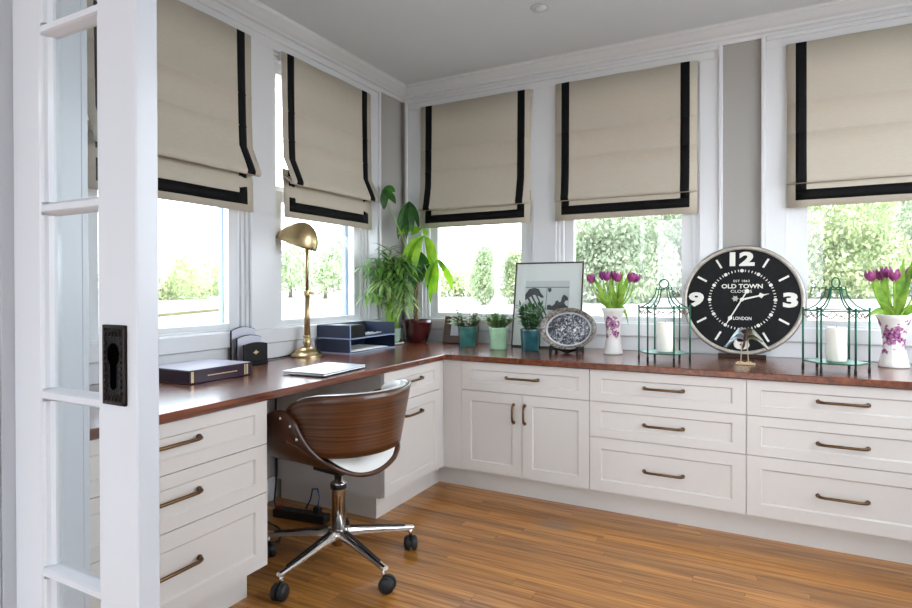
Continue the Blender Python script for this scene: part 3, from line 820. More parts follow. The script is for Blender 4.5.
def desk_lamp():
    root = thing('desk_lamp', 'brass desk lamp with scoop shade on a round stepped base', 'lamp', (.105, -1.126, HC+.001))
    bm = B(); lathe(bm, [(0, 0), (.088, 0), (.088, .008), (.078, .016), (.07, .02), (.066, .03), (.04, .046), (.024, .052), (.0, .054)], 36); auto(obj('base', bm, 'brass', root), 40)
    bm = B(); lathe(bm, [(0, .05), (.014, .05), (.02, .062), (.024, .078), (.02, .092), (.013, .098), (.02, .104), (.022, .112), (.012, .118), (0, .12)], 24); obj('knuckle', bm, 'brass', root, True)
    bm = B(); lathe(bm, [(0, .115), (.0165, .115), (.015, .34), (0, .34)], 16); obj('lower_tube', bm, 'brass', root, True)
    bm = B(); lathe(bm, [(0, .335), (.019, .337), (.02, .35), (.019, .362), (0, .364)], 16); tube(bm, [(.018, 0, .35), (.034, 0, .35)], .004, 8); lathe(bm, [(0, .03), (.009, .032), (.009, .044), (0, .046)], 12, (0, 0, .35), 'x'); auto(obj('height_clamp', bm, 'brass', root))
    bm = B(); lathe(bm, [(0, .36), (.0098, .36), (.0098, .65), (0, .65)], 14); obj('upper_tube', bm, 'brass', root, True)
    # scoop: peaked nose towards the door, round heel, opening turned a little to the wall
    bm = B()
    e_ = Vector((.836, .441, -.327)).normalized(); v_ = Vector((-.665, .73, .15)); up2 = e_.cross(v_).normalized()
    if up2.z < 0: up2 = -up2
    sd_ = up2.cross(e_).normalized(); ax = Vector((-.884, -.467, 0))
    ctr = Vector((0, 0, .612))+ax*.042
    def fn(u, v):
        th = 2*PI*u; k = math.cos(th); r = math.cos(v*PI/2); hh = math.sin(v*PI/2)
        if k > 0: return ctr-e_*(.132*k*r**1.25)+sd_*(.085*math.sin(th)*r)+up2*(.132*hh**1.05)
        return ctr-e_*(.098*k*r)+sd_*(.085*math.sin(th)*r)+up2*(.132*hh)
    grid(bm, fn, 48, 16); bmesh.ops.remove_doubles(bm, verts=bm.verts, dist=1e-5)
    o = obj('shade', bm, 'brass', root, True); solid(o, .002, -1)
    bm = B(); lathe(bm, [(0, .6), (.012, .6), (.014, .615), (.012, .64), (0, .645)], 14); obj('socket', bm, 'brass', root, True)
    bm = B(); lathe(bm, [(0, .0), (.018, .008), (.026, .03), (.02, .05), (.012, .06), (0, .062)], 16, (ax.x*.04, ax.y*.04, .61)); obj('bulb', bm, 'porcelain', root, True)
    return root
desk_lamp()
bm = B(); tube(bm, [(.02, -1.12, HC+.006), (.03, -1.2, HC+.006), (.05, -1.28, HC+.006), (.05, -1.34, HC+.006), (.035, -1.4, HC+.006)], .0035, 6)
tag(obj('lamp_cord', bm, 'cable_black', None, True), 'thin black cord lying between brass lamp and letter rack', 'cord')

def letter_tray():
    x0, x1, y0, y1 = .034, .275, -.965, -.51
    root = thing('letter_tray', 'two-tier navy desk tray beside the brass lamp', 'desk tray', (x0, y0, HC+.001))
    W_, L = x1-x0, y1-y0; e = .006
    for i, zz in enumerate((0, .083)):
        bm = B(); box(bm, 0, W_, 0, L, zz, zz+.006, .001); s = obj('shelf', bm, 'navy', root)
        bm = B(); box(bm, 0, W_-.0, 0, .006, zz+.006, zz+.078, .001); obj('end_panel', bm, 'navy', root)
        bm = B(); box(bm, 0, W_-.0, L-.006, L, zz+.006, zz+.078, .001); obj('end_panel', bm, 'navy', root)
        bm = B(); box(bm, 0, .006, .006, L-.006, zz+.006, zz+.078, .001); obj('back_panel', bm, 'navy', root)
        bm = B(); box(bm, W_, W_+.003, -.001, L+.001, zz-.0005, zz+.0065); box(bm, W_, W_+.003, -.001, .006, zz+.0065, zz+.079); box(bm, -.001, W_, -.003, 0, zz-.0005, zz+.0065); obj('edge_trim', bm, 'navy_edge', s)
    return root
letter_tray()
bm = B(); box(bm, .07, .262, -.94, -.80, HC+.091, HC+.158, .004); box(bm, .075, .258, -.935, -.805, HC+.158, HC+.162, .001); tag(obj('card_box', bm, 'black'), 'black box standing in the upper level of the navy tray', 'box')
for i in range(3):
    bm = B(); box(bm, .075, .255, -.925+.02*i, -.56-.03*i, HC+.009+.004*i, HC+.0125+.004*i); tag(obj('paper_stack', bm, 'paper'), ('bottom', 'middle', 'top')[i]+' sheaf of white paper in the lower level of the navy tray', 'paper')
bm = B()
for k in range(14):
    c = Vector((random.uniform(.17, .25), random.uniform(-.74, -.6), HC+.095+random.uniform(0, .012))); a = random.uniform(0, 6)
    tube(bm, [c+Vector((.014*math.cos(a+t), .014*math.sin(a+t), .003*math.sin(2*t))) for t in [i*PI/4 for i in range(8)]], .0016, 5, True)
tag(obj('paper_clips', bm, 'aluminium', None, True), 'loose metal clips in the upper level of the navy tray', 'clips', kind='stuff')

def laptop():
    root = thing('laptop', 'closed silver laptop lying on the desk above the chair', 'laptop', (.585, -1.535, HC+.001), math.radians(94))
    bm = B(); box(bm, -.16, .16, -.11, .11, .003, .0095, .003, 2); obj('base', bm, 'aluminium', root)
    bm = B(); box(bm, -.16, .16, -.11, .11, .0105, .017, .003, 2); obj('lid', bm, 'aluminium', root)
    bm = B(); box(bm, -.157, .157, -.107, .107, .0092, .0108); obj('seam', bm, 'black', root)
    bm = B(); lathe(bm, [(0, .0171), (.012, .0171), (.012, .0174), (0, .0174)], 20, sx=.85); obj('logo', bm, 'card_grey', root)
    for x in (-.13, .13):
        for y in (-.085, .085):
            bm = B(); lathe(bm, [(0, 0), (.007, 0), (.007, .0032), (0, .0032)], 10, (x, y, 0)); obj('foot', bm, 'rubber_black', root)
laptop()

# ------------------------------------------------------------------ plants
def pot(par, prof, m, soil_r, soil_z, seg=32, name='pot'):
    bm = B(); lathe(bm, prof, seg); auto(obj(name, bm, m, par), 50)
    bm = B(); lathe(bm, [(0, soil_z+.004), (soil_r, soil_z)], 20); obj('soil', bm, 'soil', par, True)

def palm():
    root = thing('parlor_palm', 'bushy green parlor palm in a small glass pot by the window corner', 'plant', (.135, -.345, HC+.001))
    bm = B(); lathe(bm, [(0, 0), (.075, 0), (.085, .006), (.088, .012), (.07, .012), (0, .01)], 32); obj('saucer', bm, 'porcelain', root, True)
    bm = B(); lathe(bm, [(0, .012), (.05, .012), (.06, .03), (.064, .1), (.067, .104), (.06, .104), (.056, .09), (0, .088)], 28); obj('pot', bm, 'terracotta_glass', root, True)
    bm = B(); lathe(bm, [(0, .094), (.056, .09)], 20); obj('soil', bm, 'soil', root, True)
    r = random.Random(11); st = B(); fr = []
    for k in range(54):
        a = r.uniform(0, 2*PI); out = r.uniform(.06, 1.)**.7
        h = r.uniform(.26, .46)+.16*(1-out)
        tx, ty = .045+out*math.cos(a)*.16, -.03+out*math.sin(a)*(.27 if math.sin(a) < 0 else .2)
        tx = max(tx, -.07)
        if k % 3 == 0: h *= .72
        p0 = Vector((r.uniform(-.035, .035), r.uniform(-.035, .035), .09)); p2 = Vector((tx, ty, .09+h)); p1 = Vector((p0.x*.6+tx*.3, p0.y*.6+ty*.3, .09+h*.9))
        pts = [p0*(1-t)**2+p1*2*t*(1-t)+p2*t*t for t in [i/9 for i in range(10)]]
        pts[-1].z -= .03; pts[-2].z -= .01
        tube(st, pts, [.0028-.002*i/9 for i in range(10)], 5)
        bm = B()
        for i in range(4, 10):
            t = pts[min(i+1, 9)]-pts[i-1]; t.normalize(); sd_ = t.cross(Vector((0, 0, 1)))
            if sd_.length < .1: sd_ = Vector((1, 0, 0))
            sd_.normalize()
            for sg in (-1, 1):
                d = (t*.8+sd_*sg*.75+Vector((0, 0, .1))).normalized()
                leaf(bm, pts[i], d, r.uniform(.10, .165), r.uniform(.014, .021), droop=r.uniform(.8, 1.5), fold=.2, n=5, peak=.4)
        leaf(bm, pts[-1], (pts[-1]-pts[-2]), .12, .017, .7, n=5)
        for v in bm.verts:                      # keep the fronds off the wall and the casing
            v.co.x = max(v.co.x, -.095); v.co.y = min(v.co.y, .30)
        obj('frond', bm, 'palm_leaf' if k % 3 else 'palm_leaf_pale', root, True)
    obj('stems', st, 'stem_green', root, True)
palm()

def money_tree():
    bx_, by_ = .225, -.16
    root = thing('money_tree', 'tall money tree with big palmate leaves in a dark red bowl pot', 'plant', (bx_, by_, HC+.001))
    pot(root, [(0, 0), (.06, 0), (.075, .02), (.095, .08), (.103, .135), (.106, .14), (.1, .155), (.094, .155), (.094, .14), (0, .138)], 'maroon', .095, .143)
    O = Vector((bx_, by_, HC+.001))
    bm = B()
    for k in range(3):
        ph_ = k*2*PI/3
        tube(bm, [(-.01+.011*math.cos(ph_+z*22), .011*math.sin(ph_+z*22), .13+z) for z in [i*.02 for i in range(17)]], .0085, 8)
    obj('trunk', bm, 'trunk', root, True)
    top = Vector((-.01, 0, .45))
    cl = [  # node (world), list of leaflet tips (world), material, width
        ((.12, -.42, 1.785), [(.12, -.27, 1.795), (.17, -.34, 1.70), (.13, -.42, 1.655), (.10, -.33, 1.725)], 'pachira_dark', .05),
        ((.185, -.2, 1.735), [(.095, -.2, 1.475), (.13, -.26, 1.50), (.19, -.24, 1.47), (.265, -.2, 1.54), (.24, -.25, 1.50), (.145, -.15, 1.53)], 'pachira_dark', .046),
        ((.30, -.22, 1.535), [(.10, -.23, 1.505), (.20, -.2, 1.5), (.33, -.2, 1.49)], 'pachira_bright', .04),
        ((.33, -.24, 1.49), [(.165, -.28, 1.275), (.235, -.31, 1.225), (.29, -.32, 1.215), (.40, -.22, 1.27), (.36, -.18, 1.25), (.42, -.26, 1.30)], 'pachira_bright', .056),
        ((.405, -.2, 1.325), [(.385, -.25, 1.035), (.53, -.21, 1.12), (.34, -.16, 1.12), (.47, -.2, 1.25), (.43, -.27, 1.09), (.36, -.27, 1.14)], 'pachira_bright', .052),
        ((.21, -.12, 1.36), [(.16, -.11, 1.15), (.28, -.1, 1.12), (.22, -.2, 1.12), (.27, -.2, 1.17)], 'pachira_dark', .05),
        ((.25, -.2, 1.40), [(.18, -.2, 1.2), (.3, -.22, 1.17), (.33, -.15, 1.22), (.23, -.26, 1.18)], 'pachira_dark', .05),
    ]
    lr = random.Random(21)
    for node, tips, m, wd in cl:
        n = Vector(node)-O
        n = Vector((max(n.x, -.15), n.y, n.z))
        mid = (top+n)*.5+Vector((0, 0, .05))
        bm = B(); tube(bm, [top*(1-t)**2+mid*2*t*(1-t)+n*t*t for t in [i/8 for i in range(9)]], [.0045-.0025*i/8 for i in range(9)], 6); st = obj('petiole', bm, 'stem_green', root, True)
        for tp in tips:
            tt = Vector(tp)-O; v = tt-n; L = v.length
            d = (v.normalized()+Vector((0, 0, .55))).normalized()
            bm = B()
            # curved blade from node to tip
            vw = Vector((-.45+lr.uniform(-.9, .9), .85, .25+lr.uniform(-.5, .5))).normalized()
            rows = []; N = 9; c1 = n+d*L*.45
            for i in range(N+1):
                t = i/N; p = n*(1-t)**2+c1*2*t*(1-t)+tt*t*t
                tg = ((c1-n)*(1-t)+(tt-c1)*t).normalized()
                s = tg.cross(vw).normalized(); nn = s.cross(tg)
                wv = max(.0008, wd*.5*math.sin(PI*min(1, t**1.15))**.8 if 0 < t < 1 else .0008)
                rows.append((bm.verts.new(p-s*wv-nn*wv*.25), bm.verts.new(p), bm.verts.new(p+s*wv-nn*wv*.25)))
            for A, C in zip(rows, rows[1:]):
                bm.faces.new((A[0], A[1], C[1], C[0])); bm.faces.new((A[1], A[2], C[2], C[1]))
            obj('leaf', bm, m, root, True)
money_tree()

POTP = lambda r0, r1, h: [(0, 0), (r0, 0), (r0+.002, .003), (r1, h-.012), (r1+.002, h-.006), (r1, h), (r1-.006, h), (r1-.007, h-.02), (0, h-.022)]
def small_plant(loc, m, r0, r1, h, label, kind, seed, name):
    root = thing(name, label, 'potted plant', (loc[0], loc[1], HC+.001), 0, 'small potted plants on the worktop')
    pot(root, POTP(r0, r1, h), m, r1-.007, h-.018)
    r = random.Random(seed)
    if kind == 'trail':
        for k in range(36):
            a = r.uniform(0, 2*PI); L = r.uniform(.07, .13); e = r.uniform(.7, 1.5)
            left = 1.5 if math.cos(a) < -.2 else 1
            d = Vector((math.cos(a)*math.cos(e)*left, math.sin(a)*math.cos(e), math.sin(e))).normalized()
            p = Vector((math.cos(a)*.03, math.sin(a)*.03, h-.02)); bm = B(); pts = [p]
            for i in range(6):
                p = p+d*L/6; d = (d+Vector((0, 0, -.16 if left > 1 else -.07))).normalized(); pts.append(p)
            tube(bm, pts, .0018, 5)
            for i, q in enumerate(pts[1:]):
                for s in range(3):
                    b = r.uniform(0, 2*PI); leaf(bm, q, (math.cos(b), math.sin(b), .5), .034, .017, .4, n=3)
            obj('sprig', bm, 'succulent_pale', root, True)
    elif kind == 'rosette':
        for k in range(22):
            a = r.uniform(0, 2*PI); e = r.uniform(.5, 1.5); L = r.uniform(.06, .10)
            d = Vector((math.cos(a)*math.cos(e), math.sin(a)*math.cos(e), math.sin(e)))
            p0 = Vector((math.cos(a)*.02, math.sin(a)*.02, h-.02)); bm = B()
            tube(bm, [p0, p0+d*L*.5, p0+d*L], .002, 5)
            for i in range(5):
                q = p0+d*L*(.35+.16*i)
                for s in range(3):
                    b = a+r.uniform(-2.2, 2.2); leaf(bm, q, (math.cos(b)*.8, math.sin(b)*.8, .7), .038, .018, .3, fold=.35, n=3)
            obj('sprig', bm, 'succulent_mid', root, True)
    else:
        for k in range(13):
            a = r.uniform(0, 2*PI); e = r.uniform(.85, 1.45); L = r.uniform(.11, .17)
            d = Vector((math.cos(a)*math.cos(e), math.sin(a)*math.cos(e), math.sin(e)))
            p0 = Vector((math.cos(a)*.022, math.sin(a)*.022, h-.02)); bm = B()
            tube(bm, [p0, p0+d*L*.5, p0+d*L], [.004, .003, .002], 6)
            sdv = d.cross(Vector((0, 0, 1))).normalized()
            for i in range(6):
                q = p0+d*L*(.25+.14*i)
                for s in (-1, 1):
                    v = (sdv*s*math.cos(i)+d.cross(sdv)*s*math.sin(i)+d*.7); leaf(bm, q, v, .048, .028, .2, fold=.25, n=4)
            leaf(bm, p0+d*L, d, .04, .02, .1, n=4)
            obj('sprig', bm, 'zz_leaf', root, True)
small_plant((.674, -.275), 'teal_glaze', .052, .063, .13, 'pale trailing succulent in a mottled teal pot before the brown photo frame', 'trail', 1, 'potted_succulent')
small_plant((.899, -.30), 'pale_green_glaze', .050, .059, .132, 'small leafy succulent in a pale mint green pot', 'rosette', 2, 'potted_succulent')
small_plant((1.114, -.315), 'dark_teal_glaze', .052, .062, .13, 'dark glossy-leaved plant in a deep teal pot before the framed print', 'zz', 3, 'potted_plant')

# ------------------------------------------------------------------ frames
def photo_frame():
    root = thing('photo_frame', 'small brown wooden photo frame leaning behind the teal pot', 'photo frame', (.528, -.115, HC+.002)); root.rotation_euler = (math.radians(-14), 0, 0)
    w_, h = .262, .185; b = .052
    bm = B(); box(bm, -w_/2, w_/2, 0, .016, 0, b, .002); box(bm, -w_/2, w_/2, 0, .016, h-b, h, .002); box(bm, -w_/2, -w_/2+b, 0, .016, b, h-b, .002); box(bm, w_/2-b, w_/2, 0, .016, b, h-b, .002); obj('frame', bm, 'brown_frame', root)
    bm = B(); box(bm, -w_/2+b, w_/2-b, .008, .012, b, h-b); obj('photo', bm, 'card_grey', root)
photo_frame()
def picture():
    w_, h = .452, .545
    root = thing('framed_print', 'large thin dark framed black and white print with wide pale mat', 'picture', (1.135, -.128, HC+.002)); root.rotation_euler = (math.radians(-9.5), 0, 0)
    e = .009; bm = B()
    for a in ((-w_/2, w_/2, 0, e), (-w_/2, w_/2, h-e, h), (-w_/2, -w_/2+e, e, h-e), (w_/2-e, w_/2, e, h-e)): box(bm, a[0], a[1], 0, .018, a[2], a[3], .001)
    obj('frame', bm, 'frame_edge', root)
    bm = B(); box(bm, -w_/2+e, w_/2-e, .006, .012, e, h-e); obj('mat_board', bm, 'mat_board', root)
    x0, x1, z0, z1 = -.15, .14, .13, .425
    bm = B(); box(bm, x0, x1, .005, .006, z0, z1); pr = obj('print', bm, 'print_paper', root)
    bm = B()
    def pg(pts): poly_prism(bm, pts, .0040, .0050, 'xz')
    def ln(p, q, t):
        v = Vector((q[0]-p[0], q[1]-p[1])).normalized(); n = Vector((-v.y, v.x))*t
        pg([(p[0]-n.x, p[1]-n.y), (q[0]-n.x, q[1]-n.y), (q[0]+n.x, q[1]+n.y), (p[0]+n.x, p[1]+n.y)])
    ln((x0, z1-.042), (x1, z1-.042), .002)
    # dark sloping mass at upper left with streaks falling to lower right
    pg([(-.148, .30), (-.15, .335), (-.125, .372), (-.09, .38), (-.06, .372), (-.045, .345), (-.03, .33), (-.022, .318), (-.04, .315), (-.055, .325), (-.09, .335), (-.12, .318)])
    for k in range(3): ln((-.135+.03*k, .322+.006*k), (-.05+.034*k, .19-.012*k), .0065-.001*k)
    ln((-.15, .27), (-.09, .2), .004); ln((-.15, .235), (-.11, .18), .003)
    ln((-.005, .38), (-.008, .24), .0015)
    pg([(.0, .378), (.022, .378), (.026, .362), (.014, .35), (.004, .356)])
    # low skyline at right
    pg([(.0, .24), (.0, .268), (.02, .272), (.03, .262), (.05, .275), (.055, .295), (.07, .3), (.078, .288), (.09, .292), (.095, .32), (.105, .336), (.12, .33), (.132, .318), (.136, .30), (.12, .3), (.112, .285), (.12, .27), (.136, .262), (.136, .238), (.07, .234)])
    ln((.01, .225), (.13, .23), .002); ln((.055, .215), (.07, .16), .003)
    obj('ink_drawing', bm, 'ink', pr)
    bm = B(); box(bm, -w_/2+e, w_/2-e, .0025, .0035, e, h-e); obj('glazing', bm, 'window_glass', root)
picture()

# ------------------------------------------------------------------ platter on stand
def platter():
    root = thing('oval_platter', 'oval platter with blue-black transfer pattern on a dark stand', 'platter', (1.345, -.35, HC+.02)); root.rotation_euler = (math.radians(-14), 0, 0)
    c = (0, 0, .122); sx, sy = .168, .122
    def ov(prof): bm = B(); lathe(bm, prof, 48, c, 'y', sx, sy); return bm
    obj('rim', ov([(.805, .003), (.83, -.004), (.97, -.016), (1.0, -.016), (1.0, -.012), (.83, .006), (.80, .01)]), 'platter_rim_print', root, True)
    obj('well_ring', ov([(.745, .008), (.775, .005), (.81, .003), (.81, .012), (.75, .016)]), 'plate_rim_cream', root, True)
    obj('well', ov([(0, .008), (.75, .008), (.75, .014), (0, .016)]), 'platter_print', root, True)
    st = thing('plate_stand', 'dark carved plate stand with three feet holding the oval platter', 'stand', (1.345, -.35, HC+.001))
    for s in (-1, 1):
        bm = B()
        poly_prism(bm, [(-.065, 0), (-.045, 0), (-.038, .018), (-.01, .028), (.03, .02), (.05, 0), (.07, 0), (.06, .03), (.05, .06), (.072, .13), (.06, .13), (.036, .05), (-.03, .034), (-.045, .046), (-.056, .044), (-.06, .02)], -.006, .006, 'yz')
        for v in bm.verts: v.co.x += s*.078
        obj('side_leg', bm, 'black', st)
    bm = B(); poly_prism(bm, [(-.085, .016), (.085, .016), (.085, .028), (.02, .026), (.015, .012), (.01, 0), (-.01, 0), (-.015, .012), (-.02, .026), (-.085, .028)], -.004, .006, 'xz'); obj('cross_bar', bm, 'black', st)
    bm = B(); box(bm, -.075, .075, .03, .036, .09, .1); obj('back_bar', bm, 'black', st)
platter()

# ------------------------------------------------------------------ tulip vases
def tulips(loc, label_v, label_f, vm, heads, leaves, H, rt, seed):
    v = thing('flower_vase', label_v, 'vase', (loc[0], loc[1], HC+.001), 0, 'white floral vases')
    bm = B(); lathe(bm, [(0, 0), (rt*.78, 0), (rt*.8, .006), (rt*.72, .03), (rt*.58, .085), (rt*.56, .12), (rt*.66, .18), (rt*.84, H*.91), (rt, H), (rt*.97, H+.002), (rt*.80, H*.91), (rt*.6, .18), (rt*.5, .12), (rt*.5, .03), (0, .02)], 40); obj('body', bm, vm, v, True)
    t = thing('tulip_bunch', label_f, 'flowers', (loc[0], loc[1], HC+.03), 0, 'bunches of purple tulips')
    r = random.Random(seed); zb = .0
    for (hx, hy, hz, m, tilt) in heads:
        h = Vector((hx-loc[0], hy-loc[1], hz-HC-.03)); p0 = Vector((h.x*.12, h.y*.12+r.uniform(-.01, .01), .0)); nk = Vector((h.x*.33, h.y*.33, H-.02))
        c1 = Vector((h.x*.8, h.y*.8, h.z*.72))
        pts = [p0, p0*.5+nk*.5, nk]+[nk*(1-q)**2+c1*2*q*(1-q)+h*q*q for q in (.25, .5, .75, 1)]
        bm = B(); tube(bm, pts, .0042, 7); obj('stem', bm, 'stem_green', t, True)
        d = (pts[-1]-pts[-2]).normalized()
        q = d.to_track_quat('Z', 'Y'); bm = B()
        for k in range(6):
            inner = k % 2; a0 = k*PI/3
            def pf(u, vv, a0=a0, inner=inner):
                wdt = math.sin(PI*min(1, .1+.86*vv))**.7*.62
                a = a0+(u-.5)*2*wdt
                rr = (.021 if inner else .024)*math.sin(PI*(.08+.72*vv))+.002
                zz = .058*vv*(1-.1*(2*u-1)**2)
                return q @ Vector((rr*math.cos(a), rr*math.sin(a), zz))+h
            grid(bm, pf, 6, 8)
        obj('bloom', bm, m, t, True)
    for (tx, ty, tz, wd, dr) in leaves:
        tp = Vector((tx-loc[0], ty-loc[1], tz-HC-.03)); n = Vector((tp.x*.22, tp.y*.22, H-.03)); vv = tp-n; L = vv.length
        c1 = n+(vv.normalized()+Vector((0, 0, dr))).normalized()*L*.55
        bm = B(); rows = []; N = 9
        for i in range(N+1):
            s = i/N; p = n*(1-s)**2+c1*2*s*(1-s)+tp*s*s; tg = ((c1-n)*(1-s)+(tp-c1)*s).normalized()
            sd_ = tg.cross(Vector((-.35+.3*math.sin(tx*50), -.9, .1))).normalized(); nn = sd_.cross(tg); wv = max(.0008, wd*.5*math.sin(PI*min(.98, .16+.84*s)))
            rows.append((bm.verts.new(p-sd_*wv-nn*wv*.35), bm.verts.new(p), bm.verts.new(p+sd_*wv-nn*wv*.35)))
        for A, C in zip(rows, rows[1:]):
            bm.faces.new((A[0], A[1], C[1], C[0])); bm.faces.new((A[1], A[2], C[2], C[1]))
        obj('leaf', bm, 'tulip_leaf', t, True)
tulips((1.588, -.255), 'white vase with purple flower print, left of the lanterns', 'purple tulips in the vase beside the oval platter', 'vase_print',
       [(1.468, -.25, 1.165, 'tulip_pink', 0), (1.53, -.24, 1.18, 'tulip', 0), (1.558, -.28, 1.175, 'tulip', 0), (1.61, -.25, 1.17, 'tulip_pink', 0), (1.575, -.2, 1.18, 'tulip', 0), (1.682, -.25, 1.17, 'tulip_pink', 0), (1.70, -.23, 1.165, 'tulip', 0)],
       [(1.455, -.25, 1.22, .03, .3), (1.50, -.28, 1.10, .035, .3), (1.60, -.3, 1.14, .04, .4), (1.645, -.25, 1.24, .03, .2), (1.69, -.25, 1.25, .032, .2), (1.66, -.3, 1.1, .035, .3), (1.675, -.27, .93, .022, 1.4), (1.56, -.22, 1.23, .03, .3), (1.53, -.3, 1.08, .035, .3), (1.62, -.22, 1.2, .035, .2)], .258, .068, 4)
tulips((2.885, -.205), 'white vase with purple flower print at the right picture edge', 'purple tulips in the vase at the right picture edge', 'vase_print_b',
       [(2.80, -.2, 1.165, 'tulip_pink', 0), (2.858, -.2, 1.18, 'tulip', 0), (2.945, -.2, 1.175, 'tulip', 0), (2.84, -.16, 1.17, 'tulip_pink', 0), (3.0, -.2, 1.16, 'tulip_pink', 0), (2.92, -.14, 1.17, 'tulip', 0), (2.878, -.25, 1.165, 'tulip_pink', 0), (2.965, -.25, 1.17, 'tulip', 0)],
       [(2.785, -.18, 1.24, .03, .25), (2.835, -.16, 1.25, .03, .2), (2.915, -.24, 1.27, .04, .1), (2.925, -.25, 1.14, .04, .1), (2.775, -.25, 1.0, .035, 1.8), (2.86, -.26, 1.06, .03, .2), (2.99, -.25, 1.06, .04, .5), (2.95, -.24, 1.27, .03, .1), (2.82, -.25, 1.07, .03, .3)], .244, .078, 9)

# ------------------------------------------------------------------ lanterns
def lantern(loc, label, label_c, top):
    t = thing('wire_lantern', label, 'lantern', (loc[0], loc[1], HC+.001), 0, 'green wire lanterns'); R = .124
    hx = [(R*math.cos(k*PI/3), R*math.sin(k*PI/3)) for k in range(6)]
    zs, zr, zt = .046, .272, .366
    for (x, y) in hx:
        bm = B(); tube(bm, [(x, y, .03), (x, y, zr+.006)], .0043, 8); p = obj('post', bm, 'lantern_green', t, True)
        bm = B(); lathe(bm, [(0, 0), (.0055, 0), (.006, .02), (.0045, .032), (0, .033)], 10, (x, y, 0)); obj('foot', bm, 'lantern_foot', p, True)
        bm = B(); lathe(bm, [(0, 0), (.005, .002), (.005, .009), (0, .012)], 8, (x, y, zr+.004)); obj('finial', bm, 'lantern_green', p, True)
    bm = B(); poly_prism(bm, hx, zs-.002, zs+.002, 'xy'); obj('shelf', bm, 'lantern_green', t)
    for z, m in ((zs, 'lantern_green'), (zr, 'lantern_green')):
        bm = B(); tube(bm, [(x, y, z) for x, y in hx], .0032, 6, True); obj('ring', bm, m, t)
    for k in range(6):
        (x0, y0), (x1, y1) = hx[k], hx[(k+1) % 6]; bm = B()
        tube(bm, [(x0+(x1-x0)*s, y0+(y1-y0)*s, zr-.006-.026*abs(math.sin(2*PI*s))*(1 if .2 < s < .8 else .8)) for s in [i/16 for i in range(17)]], .0024, 5)
        obj('scallop', bm, 'lantern_rust', t, True)
    rt = .036
    for k in range(6):
        c, s = math.cos(k*PI/3), math.sin(k*PI/3); bm = B()
        rz = [(R, zr), (.1, zr+.008), (.075, zr+.024), (.055, zr+.048), (.042, zr+.072), (rt, zt+.012)]
        tube(bm, [(r*c, r*s, z) for r, z in rz], .0034, 6); obj('roof_wire', bm, 'lantern_green', t, True)
    bm = B(); tube(bm, [(rt*math.cos(k*PI/3), rt*math.sin(k*PI/3), zt) for k in range(6)], .0028, 6, True)
    for k in range(3): tube(bm, [(rt*math.cos(k*PI/3), rt*math.sin(k*PI/3), zt), (-rt*math.cos(k*PI/3), -rt*math.sin(k*PI/3), zt)], .002, 6)
    obj('top_ring', bm, 'lantern_green', t)
    bm = B(); sx, sz = top
    tube(bm, [(sx*math.cos(a), 0, zt+.006+sz+sz*math.sin(a)) for a in [i*2*PI/24 for i in range(24)]], .0036, 6, True); obj('loop', bm, 'lantern_green', t, True)
    bm = B(); lathe(bm, [(0, 0), (.038, 0), (.0395, .003), (.0395, .146), (.037, .15), (.02, .147), (0, .144)], 32, (0, 0, 0)); cdl = obj('candle_body', bm, 'wax', None, True)
    cn = thing('pillar_candle', label_c, 'candle', (loc[0]+.004, loc[1]+.01, HC+.001+zs+.0025), 0, 'white pillar candles'); cdl.parent = cn; cdl.name = 'wax'
    bm = B(); tube(bm, [(0, 0, .143), (.001, 0, .156)], .0012, 5); obj('wick', bm, 'black', cn)
lantern((1.893, -.47), 'green wire lantern with candle, left of the big clock', 'white pillar candle in the lantern left of the clock', (.023, .022))
lantern((2.624, -.525), 'green wire lantern with candle, right of the big clock', 'white pillar candle in the lantern right of the clock', (.015, .023))

